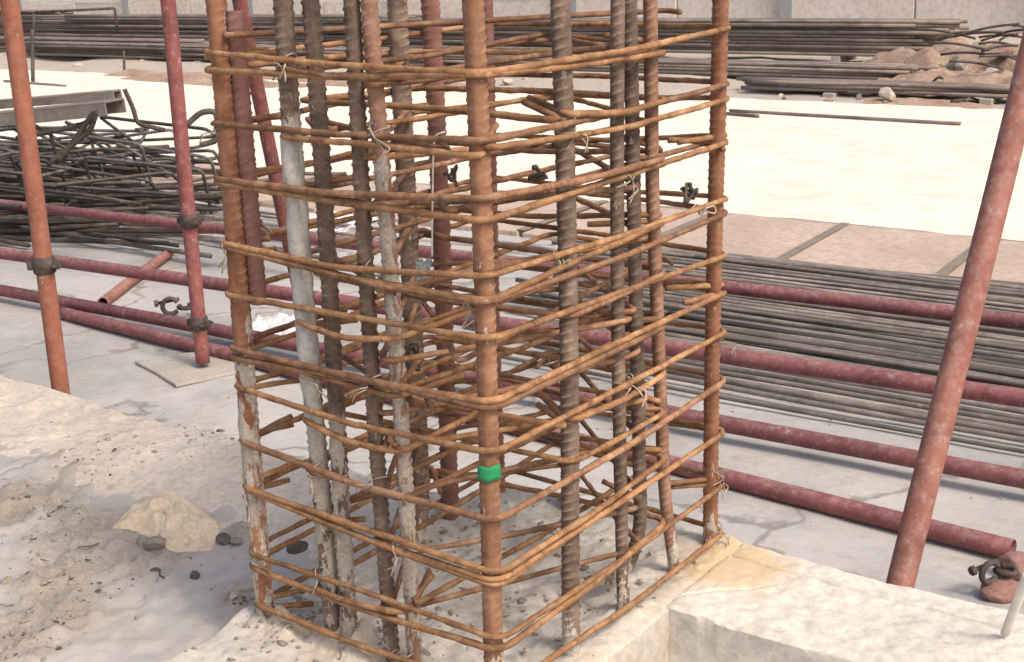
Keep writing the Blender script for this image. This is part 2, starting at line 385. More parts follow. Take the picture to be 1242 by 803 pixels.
z_left = -.052 + .008 * rel; z_right = -.21 + .012 * rel
z_near = z_left * left + z_right * (1 - left)
z_far = -.30 + .004 * fbm(X * 2.2, Y * 2.2, None, 4)
beyond = sstep(9.0, 10.2, GB)
z_far = z_far + beyond * (.07 + .06 * fbm(X * .8, Y * .8, None, 4)) * (1 - sstep(22, 40, GB))
Z = z_near * near + z_far * (1 - near)
# clods and crumbs where the dirt lies in the left foreground
cl = [(180, 655, .16), (110, 645, .15), (60, 735, .13), (75, 700, .12), (230, 655, .06), (40, 610, .14), (290, 650, .05), (290, 728, .045), (20, 775, .1), (120, 560, .12), (250, 545, .07)]
dm = np.zeros_like(X)
for px, py, rad in cl:
    q = at(px, py, -.05); dm = np.maximum(dm, np.exp(-(((X - q.x) / rad) ** 2 + ((Y - q.y) / (rad * 1.2)) ** 2)))
nearmask = near * left
Z = Z + nearmask * dm * (.014 * np.clip(fbm(X * 22, Y * 22, None, 5, .6), -.25, 1) + .012 * np.clip(fbm(X * 60, Y * 60, None, 2), .1, 1)) + nearmask * .0025 * fbm(X * 40, Y * 40, None, 3)
Z = Z + near * (1 - left) * .012 * np.clip(fbm(X * 22, Y * 22, None, 4), -.2, 1)
earth = np.clip(dm * .58 * nearmask + .05 * (near * (1 - left)), 0, 1)
dirt = np.clip(.12 * nearmask + .9 * beyond + .12, 0, 1)
gm = bpy.data.meshes.new('ground')
vv = np.stack([X, Y, Z], -1).reshape(-1, 3)
gm.from_pydata(vv.tolist(), [], gridfaces(len(xs), len(ys)).tolist())
gm.materials.append(M['ground']); gm.polygons.foreach_set('use_smooth', [True] * len(gm.polygons))
for nme, arr in (('dirt', dirt), ('earth', earth)):
    a_ = gm.attributes.new(nme, 'FLOAT', 'POINT'); a_.data.foreach_set('value', arr.reshape(-1).astype(np.float32))
gm.update()
tag(obj('ground', gm), 'grey concrete floor with dirt and crumbs under everything', 'ground', kind='structure')

def gz(x, y):
    i = min(len(xs) - 2, max(0, int(np.searchsorted(xs, x)) - 1)); j = min(len(ys) - 2, max(0, int(np.searchsorted(ys, y)) - 1))
    u_ = (x - xs[i]) / (xs[i + 1] - xs[i]); v_ = (y - ys[j]) / (ys[j + 1] - ys[j])
    return float(Z[i, j] * (1 - u_) * (1 - v_) + Z[i + 1, j] * u_ * (1 - v_) + Z[i, j + 1] * (1 - u_) * v_ + Z[i + 1, j + 1] * u_ * v_)
def slab_field(name, a0, a1, b0, b1, zf, zb, mat, na, nb, edge=.003, seed=0, label=None, cat=None):
    """a block whose top is a height field over (a,b), edges slightly ragged, sides down to zb"""
    aa = np.linspace(a0, a1, na); bb = np.linspace(b0, b1, nb); Aa, Bb = np.meshgrid(aa, bb, indexing='ij')
    Zt = zf(Aa, Bb)
    ea = edge * (.5 * fbm(Aa * 5 + seed, Bb * 5, None, 3) - 2.2 * np.clip(fbm(Aa * 16 + seed, Bb * 16, None, 4) - .45, 0, 1))
    wb0 = (Bb == bb[0]) * 1.0 + (Bb == bb[-1]) * 1.0; wa = (Aa == aa[0]) * 1.0 + (Aa == aa[-1]) * 1.0
    Bj = Bb + ea * ((Bb == bb[-1]) * 1.0 - (Bb == bb[0])); Aj = Aa + ea * ((Aa == aa[-1]) * 1.0 - (Aa == aa[0]))
    Zt = Zt - (np.abs(ea) * .9 + .0025) * np.clip(wa + wb0, 0, 1)
    P = np.stack([B0.x + U.x * Aj + V.x * Bj, B0.y + U.y * Aj + V.y * Bj, Zt], -1).reshape(-1, 3)
    f = [tuple(reversed(q)) for q in gridfaces(na, nb).tolist()]
    mb = MB(); mb.add(P, f)
    loop = [(i, 0) for i in range(na)] + [(na - 1, j) for j in range(1, nb)] + [(i, nb - 1) for i in range(na - 2, -1, -1)] + [(0, j) for j in range(nb - 2, 0, -1)]
    n = len(loop); rows = 22; sk = []
    for r_ in range(rows + 1):
        t = r_ / rows
        for (i, j) in loop:
            p = P[i * nb + j].copy(); z = p[2] * (1 - t) + zb * t; k_ = min(1.0, t * 5)
            q = np.array([B0.x + U.x * Aa[i, j] + V.x * Bb[i, j], B0.y + U.y * Aa[i, j] + V.y * Bb[i, j]])
            sk.append((p[0] * (1 - k_) + q[0] * k_, p[1] * (1 - k_) + q[1] * k_, z))
    sk = np.array(sk); nm = np.tile(np.array([[U.x * ((i == na - 1) - (i == 0.0)) + V.x * ((j == nb - 1) - (j == 0.0)), U.y * ((i == na - 1) - (i == 0.0)) + V.y * ((j == nb - 1) - (j == 0.0))] for i, j in loop]), (rows + 1, 1))
    off = .0022 * fbm(sk[:, 0] * 14 + seed, sk[:, 1] * 14, sk[:, 2] * 14, 5, .6) - .004 * np.clip(fbm(sk[:, 0] * 22 + seed, sk[:, 1] * 22, sk[:, 2] * 30, 3) - .5, 0, 1); off = off * np.repeat(np.minimum(1, np.arange(rows + 1) / 5.0), n)
    sk[:, :2] += nm * off[:, None]
    sf = []
    for r_ in range(rows):
        for q in range(n):
            q2 = (q + 1) % n; sf.append((r_ * n + q, (r_ + 1) * n + q, (r_ + 1) * n + q2, r_ * n + q2))
    mb.add(sk, sf)
    o = mb.build(name, mat, smooth=True)
    allv = np.concatenate(mb.v); qa = (allv[:, 0] - B0.x) * U.x + (allv[:, 1] - B0.y) * U.y; qb = (allv[:, 0] - B0.x) * V.x + (allv[:, 1] - B0.y) * V.y
    ws = np.exp(-(((qa + .07) / .085) ** 2 + ((qb - .55) / .085) ** 2)) * .95 + .22 * np.exp(-((qa + .03) / .04) ** 2) * sstep(-.1, .1, qb) + .4 * np.exp(-((qb - 0) / .05) ** 2) * sstep(-.02, .0, qa) * sstep(.47, .43, qa)
    o.data.attributes.new('rustwash', 'FLOAT', 'POINT').data.foreach_set('value', np.clip(ws, 0, 1).astype(np.float32))
    b_ = bmesh.new(); b_.from_mesh(o.data); bmesh.ops.remove_doubles(b_, verts=b_.verts, dist=.0004)
    bmesh.ops.recalc_face_normals(b_, faces=b_.faces); b_.to_mesh(o.data); b_.free()
    o.data.polygons.foreach_set('use_smooth', [True] * len(o.data.polygons)); o.data.set_sharp_from_angle(angle=R(38))
    return tag(o, label, cat, kind='structure')

PED = (-.045, .475, -.24, .632)
bar_spots = []
def z_ped(a, b):
    z = .004 * fbm(a * 9, b * 9, None, 4) + .006 * np.clip(fbm(a * 22 + 9, b * 22, None, 3), 0, 1)
    # rough unlevelled mortar inside the cage
    ins = sstep(.01, .06, a) * (1 - sstep(.37, .42, a)) * sstep(.0, .05, b) * (1 - sstep(.52, .58, b))
    z = z + ins * (.007 * fbm(a * 14, b * 14, None, 4) - .004)
    lump = np.exp(-(((a - .40) / .07) ** 2 + ((b + .005) / .03) ** 2)) * .022 + np.exp(-(((a - .27) / .07) ** 2 + ((b - .01) / .03) ** 2)) * .03
    e = sstep(-.045, -.02, a)
    return (z + lump * (1 + .7 * fbm(a * 40, b * 40, None, 3))) * (.25 + .75 * e) - .004 * (1 - e) + .0012 * fbm(a * 70, b * 70, None, 3)
slab_field('column_pedestal', *PED, z_ped, -.36, M['pedestal'], 130, 210, edge=.004, seed=3,
           label='rough mortar topped concrete pedestal the rebar cage rises from', cat='pedestal')
def z_beam(a, b):
    z = -.004 + .003 * fbm(a * 4, b * 4, None, 5, .55)
    line = .575 + .006 * fbm(a * 5, a * 0, None, 3) + (a + .1) * .02          # hairline crack along the top
    z = z - .007 * np.exp(-((b - line) / .003) ** 2) * sstep(.80, .65, -a)
    z = z + .003 * sstep(-.13, -.05, a) - .018 * sstep(-.045, -.018, a)
    line2 = .50 + (a + .12) * -1.2 + .01 * fbm(a * 9, a * 0 + 3, None, 3)
    z = z - .005 * np.exp(-((b - line2) / .003) ** 2) * sstep(.15, .12, -a)
    return z - .002 * np.clip(fbm(a * 45, b * 45, None, 3) - .5, 0, 1) + .0012 * fbm(a * 60, b * 60, None, 2)
slab_field('concrete_beam', -1.6, PED[0] + .03, .366, .628, z_beam, -.36, M['beam'], 420, 90, edge=.003, seed=8,
           label='pale concrete ground beam running right from the pedestal', cat='beam')
def z_lbeam(a, b):
    t = (b - .20) / .37
    z = -.058 + .026 * sstep(0, .6, t) + .010 * fbm(a * 4, b * 4, None, 4) * sstep(0, .3, t)
    return z + .006 * np.clip(fbm(a * 25, b * 25, None, 3), 0, 1)
slab_field('sandy_beam', PED[1] - .03, 4.6, .20, .575, z_lbeam, -.36, M['sand'], 420, 60, edge=.012, seed=5,
           label='sand covered ground beam running left behind the concrete floor', cat='beam')

# bright slab, and the strip of big flat panels in front of it
def z_slab(a, b): return -.268 + .003 * fbm(a * 1.2, b * 1.2, None, 3)
slab_field('concrete_slab', -16, 22, 4.47, 9.1, z_slab, -.4, M['slab'], 260, 40, edge=.02, seed=2,
           label='bright cream concrete slab lit by the sun across the yard', cat='slab')
strip = empty('panel_strip', L(-2, 4.0, -.3)); tag(strip, 'strip of dull tan floor panels along the near side of the slab', 'paving', kind='structure')
aj = ab(at(965, 305, -.28))[0]; aj2 = ab(at(1143, 330, -.28))[0]; stepj = abs(aj2 - aj)
skew = ab(at(1000, 285, -.28))[0] - ab(at(930, 325, -.28))[0]
for k in range(-5, 9):
    e = aj + stepj * k; mb = MB(); g = .012
    q0, q1, b0_, b1_ = e + g, e + stepj - g, 3.62, 4.455
    top = [L(q0 - skew / 2, b0_), L(q1 - skew / 2, b0_), L(q1 + skew / 2, b1_), L(q0 + skew / 2, b1_)]
    dz = rnd.uniform(-.003, .003)
    v = [(p.x, p.y, -.274 + dz) for p in top] + [(p.x, p.y, -.33) for p in top]
    mb.add(v, [(0, 3, 2, 1), (0, 1, 5, 4), (1, 2, 6, 5), (2, 3, 7, 6), (3, 0, 4, 7), (4, 5, 6, 7)])
    o = mb.build('floor_panel', M['panel'], smooth=False); o.parent = strip; o.matrix_parent_inverse = Matrix.Translation(strip.location).inverted()
    bevel(o, .006, 2)
    mb = MB(); gq = e; tp = [L(gq - .022 - skew / 2, 3.63), L(gq + .022 - skew / 2, 3.63), L(gq + .019 + skew / 2, 4.45), L(gq - .019 + skew / 2, 4.45)]
    mb.add([(p.x, p.y, -.266) for p in tp] + [(p.x, p.y, -.2735 + .004) for p in tp], [(0, 3, 2, 1), (0, 1, 5, 4), (1, 2, 6, 5), (2, 3, 7, 6), (3, 0, 4, 7), (4, 5, 6, 7)])
    o = mb.build('joint_batten', M['batten'], smooth=False); o.parent = strip; o.matrix_parent_inverse = Matrix.Translation(strip.location).inverted()

# far earth heap at the right
def heap(name, ctr, ra, rb, h, mat, label, seed=0, n=90):
    aa = np.linspace(-1, 1, n); Aa, Bb = np.meshgrid(aa, aa, indexing='ij'); rr = np.sqrt(Aa ** 2 + Bb ** 2)
    z = h * np.clip(1 - rr ** 2, 0, 1) * (1 + .5 * fbm(Aa * 2.5 + seed, Bb * 2.5, None, 3)) + h * .16 * fbm(Aa * 9 + seed, Bb * 9, None, 4) * (rr < 1) - .06
    P = np.stack([ctr.x + U.x * Aa * ra + V.x * Bb * rb, ctr.y + U.y * Aa * ra + V.y * Bb * rb, ctr.z + z], -1).reshape(-1, 3)
    mb = MB(); mb.add(P, [tuple(reversed(q)) for q in gridfaces(n, n).tolist()])
    return tag(mb.build(name, mat), label, 'earth heap', kind='structure')
heap('earth_heap', at(1215, 104, -.28), 1.75, 1.3, .40, M['mound'], 'low brown heap of earth and rubble at the far right', 4)
heap('earth_heap', at(1135, 122, -.28), 1.3, .6, .07, M['mound'], 'thin spread of tan earth at the edge of the slab', 9)
heap('earth_heap', at(330, 100, -.28), 3.5, .8, .16, M['mound'], 'pale ridge of earth below the far stacks on the left', 14)

# ------------------------------------------------------------------ far wall
wall = empty('boundary_wall', L(0, 17.6, -.3)); tag(wall, 'pale boundary wall of tall panels and posts across the back', 'wall')
WINV = Matrix.Translation(wall.location).inverted()
def wchild(o): o.parent = wall; o.matrix_parent_inverse = WINV; return o
pw = 1.9
for k in range(-9, 18):
    a0 = k * pw
    for r_, (z0, z1) in enumerate(((-.35, .24), (.255, .80), (.815, 1.5), (1.515, 3.2))):
        mb = MB(); mb.add(*box(L(a0 + pw / 2, 17.6 + rnd.uniform(-.012, .012), (z0 + z1) / 2), U, V, (0, 0, 1), pw / 2 - .012, .05, (z1 - z0) / 2))
        wchild(bevel(mb.build('wall_panel', M['wall_warm'] if (r_ == 0 or (k * 7 + r_ * 3) % 5 == 0) else M['wall'], smooth=False), .008))
    if k % 2 == 0:
        mb = MB(); mb.add(*box(L(a0, 17.5, 1.4), U, V, (0, 0, 1), .11, .08, 1.8)); wchild(bevel(mb.build('wall_post', M['post'], smooth=False), .01))

# ------------------------------------------------------------------ stacks of steel beyond the slab
def straight(Ln, r, k=8, n=7, bend=.0, seed=0):
    r_ = np.random.default_rng(seed); x = np.linspace(0, Ln, n)
    P = np.stack([x, bend * np.sin(x / Ln * math.pi * r_.uniform(1, 2.2) + r_.uniform(0, 3)) , 0 * x], 1)
    return tube(P, r, k)
far_mesh = []
for i, (ln, r_) in enumerate(((7.5, .021), (9.0, .021), (6.2, .021), (8.2, .017), (5.0, .017), (2.4, .016))):
    mb = MB(); mb.add(*straight(ln, r_, 8, 9, .03, i)); far_mesh.append((mb.mesh('bar', M['steel_far']), ln, r_))
def stack(label, a_end, b, z, wid, lay, kinds, dirs=0.0):
    """bars lying along -U from a_end leftwards in the picture (towards +U)"""
    root = empty('steel_stack', L(a_end, b, z), ROT_U + dirs)
    tag(root, label, 'steel stack', 'stacks of steel bars beyond the slab')
    r_ = far_mesh[kinds[0]][2]
    for q in range(lay):
        for c in range(wid - (q % 2)):
            me = far_mesh[rnd.choice(kinds)][0]
            o = obj('bar', me, root, (rnd.uniform(-.35, .25), -(c + .5 * (q % 2)) * r_ * 2.08 + rnd.uniform(-.006, .006), r_ + q * r_ * 1.78 + rnd.uniform(-.004, .004)), (0, 0, rnd.uniform(-.006, .006)))
    for x in ((.4, 1.7) if kinds == [5] else (1.0, 4.2)):                                  # bearers between ground and steel
        mb = MB(); mb.add(*box((x, -wid * r_, -.035), (1, 0, 0), (0, 1, 0), (0, 0, 1), .05, wid * r_ + .06, .034)); bevel(mb.build('bearer', M['board'], root, False), .006)
    return root
def a_at(px, py, z): return ab(at(px, py, z))[0]
aR = ab(at(1090, 80, -.22))[0]
stack('dark steel stack ending beside the far right earth heap', aR, 12.75, -.20, 9, 10, [0, 1])
stack('longer steel stack behind the middle of the rebar cage', aR + 7.4, 12.9, -.20, 9, 11, [0, 1])
stack('tallest steel stack at the far left below the thin frame', aR + 15.6, 13.1, -.20, 9, 13, [0, 1])
aM = ab(at(1072, 108, -.22))[0]
stack('low steel stack lying in the earth in front of the dark far right stack', aM, 10.35, -.21, 10, 4, [3, 4])
stack('low steel stack near the slab behind the cage middle', aM + 5.0, 10.3, -.21, 10, 6, [3, 4])
stack('low grey steel stack behind the left bar of the cage', aM + 9.8, 10.7, -.21, 10, 7, [3])
stack('flat steel stack at the far left edge of the slab', aM + 15.2, 10.4, -.21, 10, 7, [3])
stack('thin steel bundle half buried at the slab edge on the far right', ab(at(1235, 132, -.24))[0], 9.45, -.235, 7, 3, [5])

# rods lying loose on the bright slab
def rod(name, p, q, r, mat, label, cat, k=8, sag=.0, grp=None):
    p, q = Vector(p), Vector(q); mb = MB(); d = q - p
    pts = [d * t + Vector((0, 0, sag * math.sin(math.pi * t))) for t in np.linspace(0, 1, 9)]
    mb.add(*tube(pts, r, k)); return tag(mb.build(name, mat, loc=p), label, cat, grp)
rod('steel_rod', at(885, 134, -.255), at(1165, 150, -.255), .012, M['steel_far'], 'single long thin rod lying on the far side of the bright slab', 'steel rod', grp='rods on the slab')
rod('steel_rod', at(872, 137, -.255), at(920, 141, -.255), .014, M['steel_far'], 'short thin rod on the bright slab just right of the cage', 'steel rod', grp='rods on the slab')
rod('steel_rod', at(5, 98, -.255), at(80, 104, -.255), .012, M['steel_far'], 'thin rod on the bright slab at the far left', 'steel rod', grp='rods on the slab')

# thin frame and stake, far left
fr = empty('metal_frame', at(40, 62, -.2)); tag(fr, 'thin rectangular metal frame standing over the far left steel stacks', 'metal frame')
Yf = fr.location.y
fp = [atY(*q, Yf) - fr.location for q in ((40, 62), (41, 15), (139, 10), (143, 40))]
for i in range(3):
    mb = MB(); mb.add(*tube([fp[i], fp[i + 1]], .020, 8)); mb.build('frame_bar', M['cast_iron'], fr)
st = at(40, 99, -.262); top = atY(39, 36, st.y)
rod('stake', st, top, .022, M['scrap'], 'thin dark stake standing upright on the slab at the far left', 'stake')
st = at(151, 90, -.28); rod('stake', st, atY(150, 62, st.y), .016, M['scrap'], 'short dark stake at the back edge of the slab', 'stake')

# ------------------------------------------------------------------ reinforcing bars lying on the floor to the right
pile_mesh = []
for i in range(7):
    mb = MB(); r_ = (.0065, .007, .008, .0085, .0095, .0075, .0085)[i]; ln = 6.5
    r2 = np.random.default_rng(40 + i); x = np.linspace(0, ln, 40)
    yb = .016 * np.interp(x, np.linspace(0, ln, 8), r2.normal(size=8)); zb = .004 * np.interp(x, np.linspace(0, ln, 16), np.abs(r2.normal(size=16)))
    P = np.stack([x, yb, zb], 1); P2, _ = resample(P, .09)
    mb.add(*tube(P2, r_, 8)); pile_mesh.append((mb.mesh('reinforcing_bar', M['steel_grey']), r_))
def pile_label(b, lay):
    where = ('at the near edge of the floor spread', 'in the near half of the floor spread', 'in the middle of the floor spread', 'in the far half of the floor spread', 'at the panel edge of the floor spread')[min(4, max(0, int((b - 2.04) / .316)))]
    return ('long grey reinforcing bar on the floor, ', 'grey reinforcing bar lying over others ', 'topmost grey reinforcing bar ')[lay] + where
def floor_bar(a_start, b, z, i, dr, lay):
    me, r_ = pile_mesh[i]
    o = obj('reinforcing_bar', me, None, L(a_start, b, z + r_), (0, 0, ROT_U + math.pi + dr))
    return tag(o, pile_label(b, lay), 'reinforcing bar', 'reinforcing bars spread over the floor on the right')
k = 0
for lay, (b0_, b1_, nbar, z0) in enumerate(((2.02, 3.60, 54, -.294), (2.5, 3.58, 34, -.280), (2.8, 3.55, 22, -.266))):
    for q in range(nbar):
        b = b0_ + (b1_ - b0_) * max(0, (q + rnd.uniform(-.45, .45)) / nbar) ** (.8 if lay == 0 else 1.0)
        floor_bar(rnd.uniform(1.0, 1.75) + (b - 2) * .35, b, z0 + rnd.uniform(0, .006), rnd.randrange(7), rnd.gauss(0, .007) + (rnd.choice((-.08, .07, .11)) if rnd.random() < .06 else 0), lay); k += 1
# a thinner drift of bars on the left, below the top tube
for q in range(10):
    b = 2.75 + q * .07 + rnd.uniform(-.02, .02); i = rnd.randrange(7)
    o = obj('reinforcing_bar', pile_mesh[i][0], None, L(5.6 + rnd.uniform(-.6, .9), b, -.285 + rnd.uniform(0, .02)), (0, 0, ROT_U + math.pi + rnd.uniform(-.03, .03)))
    o.scale = (rnd.uniform(.4, .55), 1, 1)
    tag(o, 'long reinforcing bar lying on the floor at the left under the top red tube', 'reinforcing bar', 'reinforcing bars on the floor at the left')

# ------------------------------------------------------------------ messy scrap pile at the left
scrap_bar = []
for i, (ln, r_) in enumerate(((1.7, .010), (2.3, .009), (1.2, .012), (2.9, .011))):
    mb = MB(); r2 = np.random.default_rng(70 + i); x = np.linspace(-ln / 2, ln / 2, 12)
    P = np.stack([x, .02 * np.interp(x, np.linspace(-ln / 2, ln / 2, 4), r2.normal(size=4)), 0 * x], 1); mb.add(*tube(P, r_, 8)); scrap_bar.append(mb.mesh('scrap_bar', M['scrap']))
scrap_hoop = []
for i, (la, lb) in enumerate(((.62, .34), (.75, .30), (.50, .42), (.85, .42))):
    c4 = [(-la / 2 + .05, -lb / 2 + .05, .01), (-la / 2, -lb / 2, 0), (la / 2, -lb / 2, 0), (la / 2, lb / 2, .005), (-la / 2, lb / 2, .008), (-la / 2, -lb / 2, .02), (-la / 2 + .07, -lb / 2 + .05, .02)]
    mb = MB(); P, _ = resample(fillet(c4, .028, 4), .03); mb.add(*tube(P, .0090, 8)); scrap_hoop.append(mb.mesh('scrap_stirrup', M['scrap_frame']))
pc = [(at(-40 + 290 * t, 262 - 24 * t, -.29)) for t in np.linspace(0, 1, 12)]
def third(px, *w): return w[min(2, max(0, int(px / 85)))]
for q in range(84):
    px = rnd.uniform(-190, 150); py = rnd.uniform(205, 290)
    base = at(px, py if px < 120 else min(py, 262), -.29)
    hgt = .20 * math.exp(-((py - 232) / 38) ** 2)
    z = -.28 + rnd.uniform(0, 1) * hgt
    o = obj('scrap_bar', rnd.choice(scrap_bar), None, (base.x, base.y, z), (0, rnd.uniform(-.08, .08), ROT_U + rnd.gauss(.30, .20)))
    tag(o, 'dark scrap bar ' + ('at the front of' if py > 262 else 'in') + ' the pile, ' + third(px, 'left of the orange pole', 'between orange and slim red pole', 'at the slim red pole'), 'scrap bar', 'scrap bars in the tangled pile')
for q in range(34):
    t = q / 33; px = -30 + 245 * t + rnd.uniform(-20, 20); py = rnd.uniform(212, 262)
    base = at(px, py, -.29)
    o = obj('scrap_stirrup', rnd.choice(scrap_hoop), None, (base.x, base.y - .1, -.20 + rnd.uniform(.0, .24) * math.exp(-((py - 232) / 40) ** 2)), (rnd.choice((rnd.uniform(-.1, .35), rnd.uniform(.5, 1.1))), rnd.uniform(-.15, .15), ROT_U + rnd.gauss(.3, .3)))
    tag(o, 'bent dark stirrup thrown on the scrap pile, ' + third(px, 'left of the orange pole', 'between orange and slim red pole', 'at the slim red pole'), 'stirrup', 'scrap stirrups in the tangled pile')
# two grey channels lying over the pile, and a spiky bent rod
def channel(p, q, wd, ht, label):
    p, q = Vector(p), Vector(q); d = (q - p); ln = d.length; d.normalize(); side = d.cross(Vector((0, 0, 1))).normalized(); upv = side.cross(d)
    root = empty('steel_channel', p); tag(root, label, 'steel channel', 'channels on the scrap pile')
    for nm, c, ey, ez in (('web', Vector((0, 0, 0)), wd / 2, .004), ('flange', side * (wd / 2 - .004) - upv * (ht / 2 + .0042), .004, ht / 2), ('flange', -side * (wd / 2 - .004) - upv * (ht / 2 + .0042), .004, ht / 2)):
        mb = MB(); mb.add(*box(d * ln / 2 + c, d, side, upv, ln / 2, ey, ez)); bevel(mb.build(nm, M['channel'], root, False), .002)
Yc = 5.9
channel(atY(-70, 128, Yc), atY(142, 110, Yc - .2), .07, .03, 'upper grey steel channel lying over the scrap pile')
channel(atY(-90, 146, Yc - .2), atY(139, 122, Yc - .5), .14, .05, 'wider lower grey steel channel lying over the scrap pile')
def bent(name, pts, r, mat, label, cat, fil=.03, k=8):
    p0 = Vector(pts[0]); mb = MB(); P, _ = resample(fillet([Vector(p) - p0 for p in pts], fil, 5), .015)
    mb.add(*tube(P, r, k, wob=.08)); return tag(mb.build(name, mat, loc=p0), label, cat)
bent('bent_rod', [atY(x, y_, 5.7) for x, y_ in ((151, 108), (163, 135), (166, 150), (200, 158))], .010, M['cast_iron'], 'short black bent rod sticking up from the scrap pile', 'bent rod')
bent('bent_rod', [atY(x, y_, 5.5) for x, y_ in ((226, 152), (243, 136), (262, 134), (266, 170), (243, 176))], .012, M['scrap'], 'looped dark rod end beside the left bar of the cage', 'bent rod')
bent('bent_rod', [atY(x, y_, 5.4) for x, y_ in ((20, 168), (60, 160), (105, 150), (120, 130))], .011, M['scrap'], 'dark bent rod rising across the top of the scrap pile', 'bent rod')
bent('bent_rod', [atY(x, y_, 5.2) for x, y_ in ((58, 200), (110, 158), (118, 131), (86, 176), (70, 195))], .011, M['scrap'], 'folded grey rod standing in the scrap pile behind the orange pole', 'bent rod')

# ------------------------------------------------------------------ scaffold tubes and poles
def pole(name, p, q, r, mat, label, cat, grp, wobble=.004):
    p, q = Vector(p), Vector(q); root = empty(name, p); tag(root, label, cat, grp)
    d = q - p; n = 60; side = d.cross(Vector((.3, .2, 1))).normalized()
    pts = [d * t + side * wobble * math.sin(t * 5 + p.x * 7) for t in np.linspace(0, 1, n)]
    mb = MB(); P = np.array([tuple(x) for x in pts]); T, Nn, Bn = frames(P); kk = 20; th = np.linspace(0, 2 * math.pi, kk, endpoint=False)
    for rr, ends in ((r, False), (r * .88, True)):
        v = P[:, None] + rr * (np.cos(th)[None, :, None] * Nn[:, None] + np.sin(th)[None, :, None] * Bn[:, None]); f = ringfaces(n, kk, False)
        mb.add(v.reshape(-1, 3), f if not ends else [tuple(reversed(x)) for x in f])
    m = n * kk
    for j in range(kk):
        j2 = (j + 1) % kk; mb.f.append((j2, j, m + j, m + j2)); e = (n - 1) * kk; mb.f.append((e + j, e + j2, m + e + j2, m + e + j))
    mb.build('tube', mat, root); return root, d
def clamp(root, t, d, r, facing):
    """a forged scaffold coupler: ring body, lugs, bolt and nut"""
    c = d * t; dn = d.normalized(); fc = Vector(facing); fc = (fc - dn * fc.dot(dn)).normalized(); sd_ = dn.cross(fc)
    cl_ = empty('clamp', c); cl_.parent = root
    mb = MB(); P = [tuple(dn * z) for z in (-.022, -.018, .018, .022)]
    mb.add(*tube(P, np.array([r + .002, r + .006, r + .006, r + .002]), 18)); mb.build('clamp_body', M['cast_iron'], cl_)
    for s_ in (-1, 1):
        mb = MB(); mb.add(*box(sd_ * s_ * (r + .010), sd_, fc, dn, .010, .011, .012)); bevel(mb.build('clamp_lug', M['cast_iron'], cl_, False), .005, 2)
    mb = MB(); mb.add(*tube([tuple(sd_ * (r + .012) - fc * .024), tuple(sd_ * (r + .012) + fc * .036)], .0045, 8)); mb.build('bolt', M['cast_iron'], cl_)
    mb = MB(); mb.add(*tube([tuple(sd_ * (r + .012) + fc * .014), tuple(sd_ * (r + .012) + fc * .024)], .009, 6)); mb.build('nut', M['cast_iron'], cl_, False)
    return cl_
TR = .0225; GT = 'red scaffold tubes lying across behind the cage'
def ext(p, q, e0, e1): d = (q - p).normalized(); return p - d * e0, q + d * e1
for (l, r_, z, e0, e1, lb) in (((0, 247), (1242, 390), -.13, 1.5, 1.5, 'farthest and highest maroon scaffold tube running across the whole yard'),
                       ((0, 307), (1242, 483), -.09, 1.2, 1.2, 'second maroon scaffold tube from the back, nearest to the clamp of the orange pole'),
                       ((0, 352), (1242, 581), -.25, 1.2, 1.2, 'third maroon scaffold tube from the back, low above the floor'),
                       ((75, 379), (1228, 667), -.274, .0, .0, 'nearest maroon scaffold tube, lying on the floor along the beam')):
    pole('scaffold_tube', *ext(at(*l, z), at(*r_, z), e0, e1), TR, M['tube_maroon'], lb, 'scaffold tube', GT, .006)
rt, d = pole('scaffold_tube', at(124, 367, -.275), at(206, 306, -.275), .021, M['pole_dusty'], 'short dusty tube lying slanting on the floor between the red tubes', 'scaffold tube', GT, .002)
GP = 'scaffold poles standing round the cage'
Yl = 3.28
pb = atY(78, 505, Yl); pb.z = -.30; ptop = atY(10, -10, Yl + .02); lo = atY(75, 485, Yl)
dd = (ptop - lo); pb = lo - dd * ((lo.z + .30) / dd.z); ptop = lo + dd * 1.5
rt, d = pole('scaffold_pole', pb, ptop, TR, M['pole_orange'], 'orange scaffold pole at the far left standing in sand, with a dark clamp', 'scaffold pole', GP, .002)
tcl = (atY(55, 322, Yl).z - pb.z) / d.z; clamp(rt, tcl, d, TR, (0, -1, 0.0))
p2 = at(246, 440, -.272); t2 = atY(203, -10, p2.y); rt, d = pole('scaffold_pole', p2, p2 + (t2 - p2) * 1.5, TR, M['pole_red'], 'slim red scaffold pole standing on a board left of the cage', 'scaffold pole', GP, .002)
clamp(rt, (at(0, 0, 0).z * 0 + atY(232, 392, p2.y).z - p2.z) / d.z, d, TR, (-.5, -1, 0))
clamp(rt, (atY(224, 268, p2.y).z - p2.z) / d.z, d, TR, (-.5, -1, 0))
p3 = atY(352, 300, 4.9); t3 = atY(288, -10, 4.75); dd = t3 - p3; p3 = p3 - dd * ((p3.z + .295) / dd.z); t3 = p3 + dd * 1.8
rt, d = pole('scaffold_pole', p3, t3, TR * 1.15, M['pole_dark'], 'dark red leaning scaffold pole just behind the left bar of the cage', 'scaffold pole', GP, .002)
p4 = atY(1096, 698, 1.935); t4 = atY(1243, 95, 2.25); dd = t4 - p4; p4 = p4 - dd * ((p4.z + .30) / dd.z); t4 = p4 + dd * 1.6
rt, d = pole('scaffold_pole', p4, t4, .0222, M['pole_dusty'], 'thick dusty red scaffold pole leaning right beside the beam', 'scaffold pole', GP, .002)

